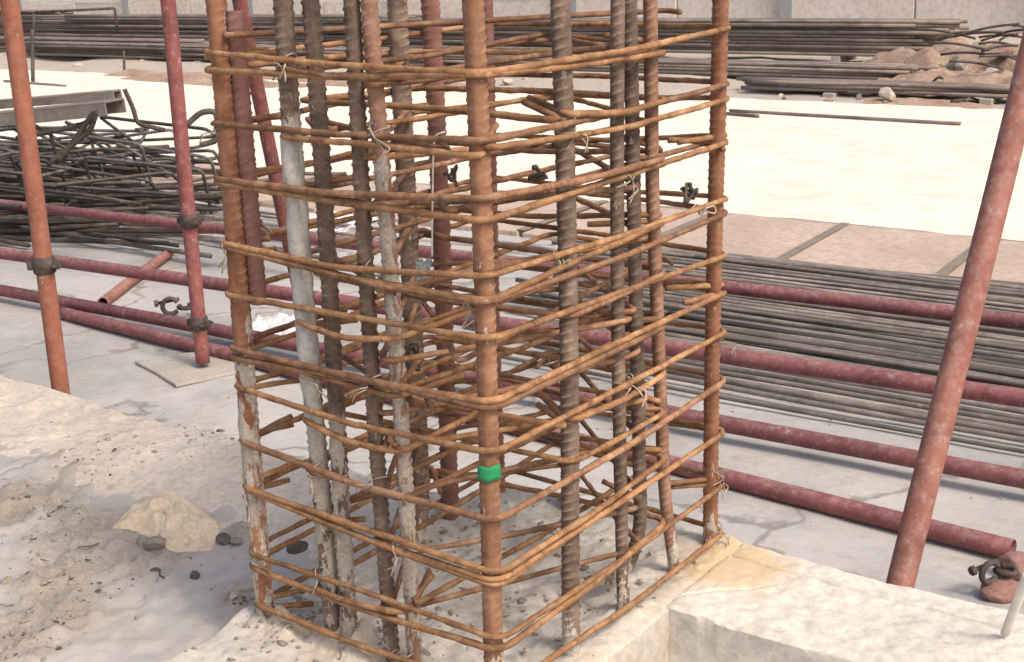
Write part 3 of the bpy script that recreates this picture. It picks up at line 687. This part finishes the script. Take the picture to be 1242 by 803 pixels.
# board under the slim pole
def slabby(name, outline, z0, th, mat, label, cat, bv=.004):
    c = sum((Vector((p.x, p.y, 0)) for p in outline), Vector()) / len(outline); c.z = z0; mb = MB(); n = len(outline)
    # subdivide the outline for a slightly ragged edge
    pts = []
    for i in range(n):
        p, q = outline[i], outline[(i + 1) % n]
        for t in np.linspace(0, 1, 9)[:-1]:
            e = p.lerp(q, t); pts.append((e.x - c.x + rnd.uniform(-.003, .003), e.y - c.y + rnd.uniform(-.003, .003)))
    m = len(pts); mb.add([(x, y_, th) for x, y_ in pts] + [(x, y_, 0) for x, y_ in pts], [tuple(range(m)), tuple(range(2 * m - 1, m - 1, -1))] + [(i, m + i, m + (i + 1) % m, (i + 1) % m) for i in range(m)])
    o = mb.build(name, mat, smooth=False, loc=c); bm_fix(o); bevel(o, bv); return tag(o, label, cat)
import bmesh
def bm_fix(o):
    b = bmesh.new(); b.from_mesh(o.data); bmesh.ops.recalc_face_normals(b, faces=b.faces); b.to_mesh(o.data); b.free()
slabby('board', [at(163, 437, -.286), at(214, 466, -.286), at(300, 448, -.286), at(268, 421, -.286)], -.298, .012, M['board'], 'dusty flat board under the slim red scaffold pole', 'board')

# ------------------------------------------------------------------ THE REBAR CAGE
cage = empty('rebar_cage', L(.2, .29, 0)); CINV = Matrix.Translation(cage.location).inverted()
tag(cage, 'tall rusty column rebar cage of ribbed bars and tied stirrups standing on the pedestal', 'rebar cage')
def cpart(o, p=None):
    o.parent = p or cage
    if p is None: o.matrix_parent_inverse = CINV
    return o
TOP = 1.16
def vbar(a, b, r, mat, ph, roll, top=TOP, lean=(0, 0), path=None, coat=None, label=None, z0=-.04, p=.0125, h=.0019):
    base = L(a, b, z0); n = 9; pts = []
    for t in np.linspace(0, 1, n):
        z = z0 + (top - z0) * t
        wv = .0025 * math.sin(t * 5 + ph * 9)
        pts.append(L(a + wv + lean[0] * t, b - wv + lean[1] * t, z) - base)
    if path: pts = [L(*q) - base for q in path]
    pts = fillet(pts, .05, 4)
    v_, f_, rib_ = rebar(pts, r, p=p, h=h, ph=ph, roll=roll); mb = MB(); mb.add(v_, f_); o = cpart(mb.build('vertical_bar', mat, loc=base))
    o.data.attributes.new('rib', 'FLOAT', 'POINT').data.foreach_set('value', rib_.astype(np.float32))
    vz = np.asarray(v_)[:, 2] + z0; mo = .30 * (1 - sstep(-.02, .16, vz))
    for (za, zb, amp, thr, mt, half) in (coat or []):
        mo = np.maximum(mo, sstep(za - .08, za + .02, vz) * (1 - sstep(zb - .07, zb + .05, vz)) * (.60 if mt == 'mortar_white' else .27))
    o.data.attributes.new('mortar', 'FLOAT', 'POINT').data.foreach_set('value', mo.astype(np.float32))
    if label: o['label'] = label
    for (za, zb, amp, thr, mt, half) in (coat or []):
        # mortar stuck on the bar: a sleeve that dips under the steel wherever the coat has come off
        P, s_ = resample([p for p in [Vector((0, 0, za - z0)), Vector((0, 0, zb - z0))]], .004)
        full = np.array([tuple(x) for x in pts]); zz = P[:, 2]; P = np.stack([np.interp(zz, full[:, 2], full[:, 0]), np.interp(zz, full[:, 2], full[:, 1]), zz], 1)
        kk = 22; th = np.linspace(0, 2 * math.pi, kk, endpoint=False); ZZ, TT = np.meshgrid(zz, th, indexing='ij')
        fade = np.minimum(sstep(0, .05, ZZ - (za - z0)), sstep(0, .05, (zb - z0) - ZZ))
        nz = fbm(np.cos(TT) * 1.3 + a * 31, np.sin(TT) * 1.3 + b * 17, ZZ * 34, 5, .62)
        rr = r + .0009 + amp * (np.clip(nz - thr + (half * np.cos(TT - half_dir) if half else 0), -1.2, .9)) - (1 - fade) * .006
        v = P[:, None] + rr[..., None] * np.stack([np.cos(TT), np.sin(TT), 0 * TT], -1)
        mc = MB(); mc.add(v.reshape(-1, 3), ringfaces(len(P), kk)); c_ = mc.build('mortar_coat', M[mt]); c_.parent = o
    return o
half_dir = math.atan2(-.85, -.5)
RB = .0118
bars = [  # a, b
    vbar(.428, .0, .0135, M['bar_orange'], .1, -.35, h=.0014, coat=[(-.02, .46, .0030, .75, 'mortar', .4)], label='orange left corner bar with mortar crusted on its lower half'),
    vbar(.408, .014, .0112, M['bar_red'], .3, .9, top=.90, z0=.52, path=[(.408, .016, .49), (.407, .015, .7), (.404, .014, .885)], label='short red lap bar beside the left corner bar'),
    vbar(.298, .0, .0122, M['bar_dark'], .55, .6, coat=[(.31, .77, .0030, -.30, 'mortar_white', .8), (.0, .34, .002, .7, 'mortar', .3)], label='dark bar with a thick white mortar coat below'),
    vbar(.263, .006, .0108, M['bar_dark'], .15, .2, coat=[(-.02, .40, .003, .5, 'mortar', .2)]),
    vbar(.182, .0, .0098, M['bar_dark'], .7, .4, lean=(.008, 0)),
    vbar(.150, .008, .0100, M['bar_brown'], .35, .5, lean=(.014, 0), coat=[(.0, .74, .0024, .8, 'mortar', .6)], label='brown bar streaked with pale mortar on the left face'),
    vbar(.004, .0, .0124, M['bar_front'], .9, -.15, h=.0011, label='brown front corner bar carrying a green tag'),
    vbar(.0, .172, .0122, M['bar_dark'], .25, .95, h=.0025),
    vbar(.0, .306, .0090, M['bar_dark'], .62, 1.1, h=.0022),
    vbar(.0, .0, .0086, M['bar_brown'], .48, 1.3, path=[(.004, .478, -.03), (.002, .462, .03), (.0, .432, .14), (.0, .395, .62), (.0, .384, TOP)], label='brown bar cranked outwards at its foot on the right face'),
    vbar(.0, .588, .0118, M['bar_orange'], .05, .1, h=.0014, label='orange right corner bar'),
    vbar(.43, .588, .0100, M['bar_red'], .77, .8),
    vbar(.43, .366, .0150, M['bar_dark'], .44, 1.2, path=[(.40, .30, .012), (.425, .352, .04), (.43, .364, .14), (.43, .368, TOP)], z0=0, label='dark bar with a bent foot on the far left face'),
    vbar(.43, .443, .0145, M['bar_red'], .2, .5),
    vbar(.012, .36, .0098, M['bar_dark'], .66, .6, path=[(.086, .300, .026), (.035, .372, .024), (.016, .388, .10), (.014, .377, .30), (.012, .348, TOP)], z0=0, label='dark bar hooked at its foot beside the cranked bar on the right face'),
    vbar(.285, .588, .0105, M['bar_brown'], .31, .5),
]
HZ = [.827, .74, .659, .572, .496, .419, .354, .282, .202, .118, .030]
HR = .0043
def hoop(a0, a1, b0, b1, z, start, mat, tail=.10, amp=.009, seed=0, twist=0.0, diamond=None):
    r_ = random.Random(seed); o_ = RB + HR + .001
    cs = [(a0 - o_, b0 - o_), (a1 + o_, b0 - o_), (a1 + o_, b1 + o_), (a0 - o_, b1 + o_)]
    if diamond: cs = diamond
    zc = [z + r_.uniform(-amp, amp) for _ in range(4)]; mid = ((a0 + a1) / 2, (b0 + b1) / 2)
    order = [(start + i) % 4 for i in range(4)] + [start]
    pts = []
    c0 = cs[start]; dx, dy = mid[0] - c0[0], mid[1] - c0[1]; ln = math.hypot(dx, dy); dx, dy = dx / ln, dy / ln
    t1, t2 = tail * r_.uniform(.7, 1.2), tail * r_.uniform(.7, 1.2)
    rot = r_.uniform(-.5, .5); ex, ey = dx * math.cos(rot) - dy * math.sin(rot), dx * math.sin(rot) + dy * math.cos(rot)
    pts.append((c0[0] + ex * t1, c0[1] + ey * t1, zc[start] + r_.uniform(-.012, .02)))
    up = 0
    for i, q in enumerate(order):
        zz = zc[q] + (HR * 2.1 if i == 4 else 0); pts.append((cs[q][0], cs[q][1], zz))
        if i < 4:                                        # hand-bent edges bow a little
            n_ = cs[order[i + 1]]; bow = r_.uniform(-.004, .006); nx, ny = n_[1] - cs[q][1], -(n_[0] - cs[q][0]); l2 = math.hypot(nx, ny)
            pts.append(((cs[q][0] + n_[0]) / 2 + nx / l2 * bow, (cs[q][1] + n_[1]) / 2 + ny / l2 * bow, (zc[q] + zc[order[i + 1]]) / 2 + r_.uniform(-.008, .004)))
    pts.append((c0[0] + dx * t2, c0[1] + dy * t2, zc[start] + HR * 2.1 + r_.uniform(-.01, .025)))
    base = L(*cs[start], z); P = [L(*p) - base for p in pts]
    P, _ = resample(fillet(P, .026, 6), .010)
    mb = MB(); mb.add(*tube(P, HR * r_.uniform(.92, 1.08), 9, wob=.22, seed=seed)); return cpart(mb.build('stirrup', mat, loc=base))
crossings = []
for i, z in enumerate(HZ):
    g = M['hoop_gold'] if rnd.random() < .62 else M['hoop_brown']
    hoop(0, .43, 0, .588, z + (.010 if i == 6 else 0), (1, 1, 3, 1, 2, 3, 1)[i % 7], g, seed=100 + i, amp=.002 if i == 6 else .013)
    if i != 10: hoop(.150 if i == 6 else (.150, 0, .150, 0, .150)[i % 5], .298, 0, .588, z - rnd.uniform(.006, .013), (1, 0, 1, 2)[i % 4], rnd.choice([M['hoop_brown'], M['hoop_gold'], M['hoop_gold'], M['hoop_brown']]), seed=200 + i, amp=.011)
    if i != 10: hoop(0, .43, .172 if i == 6 else (0, .172, 0)[i % 3], .396, z + rnd.uniform(.006, .012) * (1 if i % 3 else -1.2), (3, 0, 3, 3, 2)[i % 5], rnd.choice([M['hoop_gold'], M['hoop_gold'], M['hoop_brown'], M['hoop_gold'], M['hoop_brown']]), seed=300 + i, amp=.011)
    if i != 10:
        e_ = .017
        hoop(0, .43, 0, .588, z - rnd.uniform(.018, .032), (3, 1, 0, 2)[i % 4], rnd.choice([M['hoop_brown'], M['hoop_gold'], M['hoop_brown'], M['hoop_grey']]), seed=400 + i, amp=.014, tail=.07,
             diamond=[(.165 + rnd.uniform(-.01, .01), -e_), (.43 + e_, .405), (.285, .588 + e_), (-e_, .352 + rnd.uniform(-.03, .02))])
# a few loose cross bars hooked inside the cage
for q in range(6):
    z = HZ[q % 10] + rnd.uniform(-.03, .03); a_, b_ = rnd.uniform(.0, .43), rnd.uniform(0, .588)
    e = (.43 - a_ * .3, .588 - b_) if q % 2 else (rnd.uniform(0, .2), .6)
    base = L(a_, -.02, z); P, _ = resample(fillet([L(a_ + .05, .03, z) - base, L(a_, -.018, z) - base, L(e[0], e[1], z + rnd.uniform(-.006, .006)) - base, L(e[0] - .04, e[1] - .03, z) - base], .02, 5), .012)
    mb = MB(); mb.add(*tube(P, HR * .95, 8, wob=.1, seed=q)); cpart(mb.build('cross_tie', M['hoop_brown'], loc=base))

# tie wires, copied to the crossings
ties = []
for i in range(5):
    r_ = random.Random(900 + i); mb = MB(); w_ = .0013
    lp = [(-.022, -.004, -.016), (-.006, -.014, -.004), (.010, -.014, .008), (.020, .0, .014), (.004, .016, .004), (-.018, .006, .012), (-.006, -.017, .006), (.008, -.017, -.008)]
    tl = (.008 + r_.uniform(-.02, .03), -.022 - r_.uniform(0, .012), -.008 - r_.uniform(.004, .028))
    P, _ = resample(fillet(lp + [tl, (tl[0] + r_.uniform(-.01, .012), tl[1], tl[2] - .014)], .008, 4), .004); mb.add(*tube(P, w_, 6))
    P, _ = resample(fillet([(.008, -.018, -.006), (tl[0] + .006, tl[1] - .003, tl[2] * .5), (tl[0] - .012, tl[1], tl[2] - .008)], .008, 4), .004); mb.add(*tube(P, w_, 6))
    ties.append(mb.mesh('tie_wire', M['wire']))
rz_l = math.atan2(U.y, U.x) + math.pi            # faces whose outward normal is -V
rz_r = math.atan2(V.y, V.x)                      # faces whose outward normal is -U
for i, z in enumerate(HZ):
    for (a_, b_, rz) in ((.428, 0, rz_l), (.298, 0, rz_l), (.263, 0, rz_l), (.182, 0, rz_l), (.15, 0, rz_l), (0, 0, rz_l), (0, .172, rz_r), (0, .306, rz_r), (0, .395, rz_r), (0, .588, rz_r)):
        if rnd.random() < .24 and not (i in (5, 6) and a_ == 0 and b_ == 0):
            off = -.006
            p = L(a_, b_ + off, z + rnd.uniform(-.012, .004)) if rz == rz_l else L(a_ + off, b_, z + rnd.uniform(-.012, .004))
            o = cpart(obj('tie_wire', rnd.choice(ties))); o.location = p; o.rotation_euler = (rnd.uniform(-.3, .3), rnd.uniform(-.5, .5), rz + rnd.uniform(-.3, .3)); sc = rnd.uniform(.6, .95); o.scale = (sc, sc, sc)

# green tag on the front bar
tg = atY(592, 572, 1.49); mb = MB(); n = 9
tv = []; 
for iz in range(5):
    for ix in range(n):
        an = -math.pi / 2 + (ix / (n - 1) - .5) * 2.0 + .1; rr = .0122 + .0050; zz = .0095 - .019 * iz / 4
        tv.append((math.cos(an) * rr, math.sin(an) * rr, zz + .0012 * math.sin(ix * 1.3) + .001 * ix / n))
mb.add(tv, [(a_, a_ + 1, a_ + n + 1, a_ + n) for a_ in [j * n + i for j in range(4) for i in range(n - 1)]])
o = cpart(mb.build('green_tag', M['green'])); o.location = L(.004, .0, .3335); m = o.modifiers.new('thick', 'SOLIDIFY'); m.thickness = .0012; m.offset = 1
# hanging pale wire inside the left face
def wire(pts, r, mat, name, fil=.01):
    p0 = Vector(pts[0]); mb = MB(); P, _ = resample(fillet([Vector(p) - p0 for p in pts], fil, 5), .006); mb.add(*tube(P, r, 6)); return cpart(mb.build(name, mat, loc=p0))
Yw = 1.60
wire([atY(540, 160, Yw), atY(527, 163, Yw), atY(525, 200, Yw), atY(524, 311, Yw)], .0012, M['white_wire'], 'hanging_wire')
# crumpled wire knots on the cage
def knot(p, size, mat, name, seed, nloop=16, r=.0012):
    r_ = np.random.default_rng(seed); pts = r_.normal(size=(nloop, 3)) * np.array([.5, .35, .6]) * size
    P, _ = resample(fillet([tuple(x) for x in pts], size * .4, 5), .004); mb = MB(); mb.add(*tube(P, r, 5)); return cpart(mb.build(name, mat, loc=p))
knot(atY(851, 256, 1.93), .020, M['wire'], 'wire_knot', 1, 20)
knot(atY(840, 236, 1.93), .016, M['cast_iron'], 'wire_knot', 2, 14, .003)
knot(atY(649, 212, 1.72), .012, M['cast_iron'], 'wire_knot', 3, 10, .003)
knot(atY(676, 320, 1.63), .016, M['wire'], 'wire_knot', 4, 16)
knot(atY(316, 272, 1.80), .022, M['wire'], 'wire_knot', 5, 18, .0016)
knot(atY(548, 213, 2.0), .016, M['cast_iron'], 'wire_knot', 6, 10, .0026)
knot(atY(575, 378, 1.53), .018, M['wire'], 'wire_knot', 7, 18)
knot(atY(496, 428, 1.72), .018, M['cast_iron'], 'wire_knot', 8, 14, .002)

# ------------------------------------------------------------------ small things
def stone(px, py, z, size, mat, label, name='stone', cat='stone', squash=.7, seed=0, grp=None):
    v, f = stone_verts(seed, True); v = v * size * np.array([1, 1, squash]); mb = MB(); mb.add(v, f)
    p = at(px, py, z)
    if z < -.04 and z > -.06: z = gz(p.x, p.y) - size * .12
    o = mb.build(name, M[mat], smooth=False, loc=(p.x, p.y, z + size * squash * .55)); o.rotation_euler = (0, 0, seed * 1.3)
    return tag(o, label, cat, grp)
stone(236, 701, -.05, .013, 'stone_dark', 'dark block shaped stone alone on the floor left of the cage', seed=3)
stone(188, 664, -.045, .024, 'stone', 'largest clod below the crumpled bag', 'clod', 'clod', seed=5)
stone(172, 652, -.045, .014, 'stone', 'small brown clod tucked under the left corner of the bag', 'clod', 'clod', seed=6)
stone(190, 690, -.05, .013, 'stone_dark', 'flat dark clod in front of the largest clod', 'clod', 'clod', seed=7, squash=.5)
stone(272, 657, -.05, .018, 'stone_dark', 'grey rubble lump right of the bag beside the left bar', 'rubble_lump', 'rubble lump', seed=9)
stone(287, 661, -.05, .015, 'stone', 'brown rubble lump touching the foot of the left corner bar', 'rubble_lump', 'rubble lump', seed=10)
stone(284, 735, -.05, .011, 'stone_pale', 'pale rubble lump at the left foot of the pedestal', 'rubble_lump', 'rubble lump', seed=13)
stone(360, 668, .005, .020, 'stone_dark', 'dark lump of spoil behind the left corner bar', 'rubble_lump', 'rubble lump', seed=16)
stone(1160, 85, -.1, .10, 'stone', 'brown boulder on the far right earth heap', 'boulder', 'boulder', seed=17)
stone(1215, 70, -.02, .11, 'brick', 'reddish lump on top of the far right earth heap', 'rubble_lump', 'rubble lump', seed=18)
stone(1090, 88, -.25, .11, 'stone_pale', 'pale rock at the end of the far right steel stack', 'rock', 'rock', seed=19)
stone(1075, 122, -.27, .10, 'stone_pale', 'pale rock at the end of the low steel stack', 'rock', 'rock', seed=21)
stone(1203, 92, -.16, .08, 'stone_pale', 'pale rock on the flank of the far right earth heap', 'rock', 'rock', seed=22)
for q in range(26):
    px = rnd.uniform(870, 1240); py = rnd.uniform(90, 128)
    stone(px, py, -.285, rnd.uniform(.03, .07), rnd.choice(['stone', 'stone_pale', 'mound']), 'rubble piece on earth before the far right steel stacks, ' + ('left of the stack end' if px < 1075 else 'below the earth heap'), 'rubble_piece', 'rubble piece', seed=50 + q, grp='rubble on the far earth')
for q in range(22):
    px = rnd.uniform(60, 640); py = rnd.uniform(66, 92) + px * .02
    stone(px, py, -.285, rnd.uniform(.04, .09), rnd.choice(['stone_pale', 'stone_pale', 'stone']), 'rubble piece below the far steel stacks, ' + ('left of the slim red pole' if px < 205 else 'seen through the left bars of the cage' if px < 430 else 'seen through the middle of the cage'), 'rubble_piece', 'rubble piece', seed=90 + q, grp='rubble below the far left stacks')
# scrap rods on the far heap
for q in range(24):
    px = rnd.uniform(1130, 1238); py = rnd.uniform(50, 80); c0 = at(1215, 104, -.28)
    p = at(px, py, .02); qa, qb = ab(p)[0] - ab(c0)[0], ab(p)[1] - ab(c0)[1]
    p.z = -.30 + .46 * max(0, 1 - (qa / 1.75) ** 2 - (qb / 1.3) ** 2) + rnd.uniform(.0, .06); ln = rnd.uniform(.2, .6); an = rnd.gauss(0, .6) + ROT_U
    dv = Vector((math.cos(an), math.sin(an), rnd.uniform(-.22, .22))) * ln
    rod('scrap_rod', p - dv / 2, p + dv / 2, .011, M['cast_iron'] if q % 2 else M['scrap'], ('black' if q % 2 else 'rusty grey') + ' scrap rod on the ' + ('left shoulder' if px < 1150 else 'crest') + ' of the far right earth heap', 'scrap rod', sag=.02, grp='scrap rods on the earth heap')
# crumpled paper bag on the floor at the left
ol = [(134, 640), (150, 622), (168, 607), (200, 590), (214, 594), (228, 606), (250, 622), (268, 640), (262, 655), (255, 664), (228, 664), (202, 666), (192, 652), (178, 648), (166, 641), (150, 641)]
zb = -.046; pol = [at(x, y_, zb) for x, y_ in ol]; cb = sum(pol, Vector()) / len(pol); n = 56
poly = np.array([(p.x - cb.x, p.y - cb.y) for p in pol])
rings = 22; ang_n = 96
per, _ = resample(np.concatenate([np.c_[poly, np.zeros(len(poly))], [[*poly[0], 0]]]), np.sum(np.linalg.norm(np.diff(np.concatenate([poly, poly[:1]]), axis=0), axis=1)) / ang_n)
per = per[:ang_n, :2]; ang_n = len(per); vs = [(0, 0, .03)]; fs = []
for r_ in range(1, rings + 1):
    t = r_ / rings
    for j in range(ang_n):
        x, y_ = per[j] * t
        h = .014 * (1 - t ** 2.2) + .012 * (1 - abs(2 * t - 1)) * float(1 - 2 * abs(vnoise([x * 16 + 3], [y_ * 16])[0])) + .006 * float(1 - abs(2 * vnoise([x * 40], [y_ * 40 + 8])[0])) + .004 * t * float(vnoise([j * .6], [2.0])[0])
        h += .005 * (max(0, 1 - abs(float(vnoise([x * 22 + y_ * 9], [y_ * 18 - 4])[0])) * 5)) * (1 - t * .5)
        vs.append((x, y_, gz(cb.x + x, cb.y + y_) - cb.z + .001 + h * (1 - t ** 4) - .002 * t ** 8))
for j in range(ang_n): fs.append((0, 1 + j, 1 + (j + 1) % ang_n))
for r_ in range(rings - 1):
    for j in range(ang_n):
        o0 = 1 + r_ * ang_n; j2 = (j + 1) % ang_n; fs.append((o0 + j, o0 + ang_n + j, o0 + ang_n + j2, o0 + j2))
mb = MB(); mb.add(vs, fs); o = mb.build('paper_bag', M['bag'], loc=cb); m = o.modifiers.new('thick', 'SOLIDIFY'); m.thickness = .002
tag(o, 'crumpled yellowish empty cement bag on the dirty floor left of the cage', 'paper bag')

# crumbs and grit: nobody could count them
mb = MB(); r_ = np.random.default_rng(5)
def crumb(p, size, seed):
    v, f = stone_verts(seed % 40); a_ = seed * 1.7; ca, sa = math.cos(a_), math.sin(a_)
    v = v * size * np.array([1.2, .8, .6]); v = np.stack([v[:, 0] * ca - v[:, 1] * sa, v[:, 0] * sa + v[:, 1] * ca, v[:, 2]], 1)
    mb.add(v + np.array([p.x, p.y, p.z + size * .05]), f)
mb2_ = []
for (px, py, rad) in cl:
    for q in range(int(1000 * rad)):
        x, y_ = r_.normal(0, rad * 330), r_.normal(0, rad * 150); p = at(px + x, py + y_, -.05)
        a_, b_ = ab(p)
        if a_ < .49 and b_ > -.25: continue
        if 120 < px + x < 285 and 585 < py + y_ < 672: continue
        if b_ > .2: p.z = float(z_lbeam(np.array([a_]), np.array([b_]))[0])
        else: p.z = gz(p.x, p.y)
        if r_.random() < .2: mb2_.append((p, float(np.clip(r_.lognormal(-6.1, .6), .0012, .009)), int(r_.integers(1e6))))
        else: crumb(p, float(np.clip(r_.lognormal(-6.1, .65), .0010, .011)), int(r_.integers(1e6)))
o = mb.build('rubble_crumbs', M['clod'], smooth=False); tag(o, 'tan crumbs and grit scattered over the left foreground', 'rubble', kind='stuff')
mb = MB()
for q_ in mb2_: crumb(*q_)
o = mb.build('rubble_crumbs', M['stone_dark'], smooth=False); tag(o, 'dark crumbs and chips scattered over the left foreground', 'rubble', kind='stuff')
mb = MB()
for q in range(150):
    p = L(r_.uniform(-.9, .02), r_.uniform(-.05, .34), -.205); crumb(p, float(r_.uniform(.003, .012)), int(r_.integers(1e6)))
for q in range(240):
    p = L(r_.uniform(-2.2, 3), r_.uniform(.7, 2.1), -.298); crumb(p, float(r_.uniform(.002, .006)), int(r_.integers(1e6)))
for q in range(60):
    p = L(r_.uniform(-.02, .45), r_.uniform(-.02, .6), .004); crumb(p, float(r_.uniform(.002, .008)), int(r_.integers(1e6)))
mbd = MB(); keep = mb; mb = mbd
for (a0_, b0_, sp_, n_) in ((.41, .0, .05, 120), (.46, .05, .04, 70), (.22, .10, .08, 60), (.12, .30, .10, 60), (.43, .40, .08, 110), (.30, .50, .09, 70)):
    for q in range(n_):
        a_, b_ = float(r_.normal(a0_, sp_)), float(r_.normal(b0_, sp_))
        if not (-.03 < a_ < .47 and -.2 < b_ < .62): continue
        p = L(a_, b_, float(z_ped(np.array([a_]), np.array([b_]))[0])); crumb(p, float(np.clip(r_.lognormal(-5.7, .55), .0012, .012)), int(r_.integers(1e6)))
tag(mb.build('mortar_spoil', M['stone'], smooth=False), 'dark mortar crumbs lying round the foot of the rebar cage', 'rubble', kind='stuff')
mb = keep
o = mb.build('grit', M['stone_pale'], smooth=False); tag(o, 'pale grit scattered on the pedestal and the floor around it', 'grit', kind='stuff')

mb = MB()
for q in range(14):
    c_ = rnd.choice(cl); px, py = c_[0] + rnd.gauss(0, 55), c_[1] + rnd.gauss(0, 28); p = at(px, py, -.05); a_, b_ = ab(p)
    if a_ < .5 or (120 < px < 285 and 585 < py < 672): continue
    z0_ = (float(z_lbeam(np.array([a_]), np.array([b_]))[0]) if b_ > .2 else gz(p.x, p.y)) + .002; an = rnd.uniform(0, 6.3); ln = rnd.uniform(.012, .05); pts = []
    for k_ in range(4):
        pts.append((p.x + math.cos(an) * ln * k_ / 3 + rnd.uniform(-.004, .004), p.y + math.sin(an) * ln * k_ / 3 + rnd.uniform(-.004, .004), z0_ + rnd.uniform(0, .005)))
    P, _ = resample(pts, .005); mb.add(*tube(P, rnd.uniform(.0007, .0012), 5))
o = mb.build('wire_offcuts', M['cast_iron']); tag(o, 'short dark offcuts of wire scattered over the left foreground', 'wire offcuts', kind='stuff')

# right edge: brick piece, coupler scrap and white pipe
slab_b = at(1228, 700, -.02)
for q, (px, py, sz, lb) in enumerate(((1238, 690, .048, 'broken pinkish brick piece at the right edge beside the leaning pole'), (1214, 716, .038, 'smaller red brick piece under the black coupler at the right edge'))):
    v, f = stone_verts(310 + q, True); v = v * sz * np.array([1.2, .9, .8]); mb = MB(); mb.add(v, f); pb_ = at(px, py, -.28)
    o = mb.build('brick_piece', M['brick'], smooth=False, loc=(pb_.x, pb_.y, -.30 + sz * .55)); bevel(o, .004, 2); tag(o, lb, 'brick')
def loose_coupler(p, label, s=1.0, rz=0):
    root = empty('scaffold_coupler', p, rz); tag(root, label, 'coupler'); root.scale = (s, s, s)
    mb = MB(); an = np.linspace(.5, 5.6, 20); P = [(math.cos(t) * .026, 0, .03 + math.sin(t) * .026) for t in an]; mb.add(*tube(P, .008, 8)); mb.build('jaw', M['cast_iron'], root)
    mb = MB(); P = [(.05 + math.cos(t) * .024, math.sin(t) * .024, .025) for t in an + 2]; mb.add(*tube(P, .008, 8)); mb.build('jaw', M['cast_iron'], root)
    mb = MB(); mb.add(*tube([(-.05, .01, .04), (.03, .012, .05)], .006, 8)); mb.build('bolt', M['cast_iron'], root)
    mb = MB(); mb.add(*tube([(-.052, .01, .04), (-.04, .01, .0415)], .012, 6)); mb.build('nut', M['cast_iron'], root, False)
loose_coupler(at(1200, 708, -.27), 'black scaffold coupler lying on the bricks at the right edge', .8, .4)
loose_coupler(at(208, 382, -.285), 'black scaffold coupler lying on the floor between the red tubes at the left', 1.1, .2)
ps = at(1219, 768, .004); pe = atY(1246, 698, 1.60)
root = empty('white_pipe', ps); tag(root, 'thin white pipe end standing on the beam at the right edge', 'pipe')
dv = pe - ps; mb = MB(); mb.add(*tube([tuple(dv * t) for t in np.linspace(0, 1, 8)], .0065, 14)); mb.build('pipe', M['pvc'], root)
# pale plastic litter on the floor behind the left bars, and a blue scrap
def litter(p, sx, sy, mat, label, seed, name='plastic_litter', tilt=(0, 0, 0)):
    n = 16; g = np.linspace(-1, 1, n); X_, Y_ = np.meshgrid(g, g, indexing='ij'); z_ = .22 * np.abs(fbm(X_ * 2 + seed, Y_ * 2, None, 3)) * min(sx, sy)
    ed = 1 + .25 * vnoise(X_ * 2 + seed, Y_ * 2 + 9); mb = MB(); mb.add(np.stack([X_ * sx * ed, Y_ * sy * ed, z_], -1).reshape(-1, 3), gridfaces(n, n).tolist())
    o = mb.build(name, M[mat], smooth=False, loc=p); o.rotation_euler = tilt; m = o.modifiers.new('thick', 'SOLIDIFY'); m.thickness = .0015
    return tag(o, label, 'litter')
litter(at(332, 398, -.292), .10, .17, 'plastic_pale', 'pale plastic litter on the floor behind the left bars of the cage', 2)
litter(at(400, 275, -.292), .20, .25, 'plastic_pale', 'white sheet of litter on the floor beyond the top red tube', 6)
o = litter(atY(513, 330, 1.72), .010, .017, 'plastic_blue', 'small blue grey scrap caught among the stirrups', 3, 'plastic_scrap', (1.3, .3, .4))
print('objects', len(bpy.data.objects))
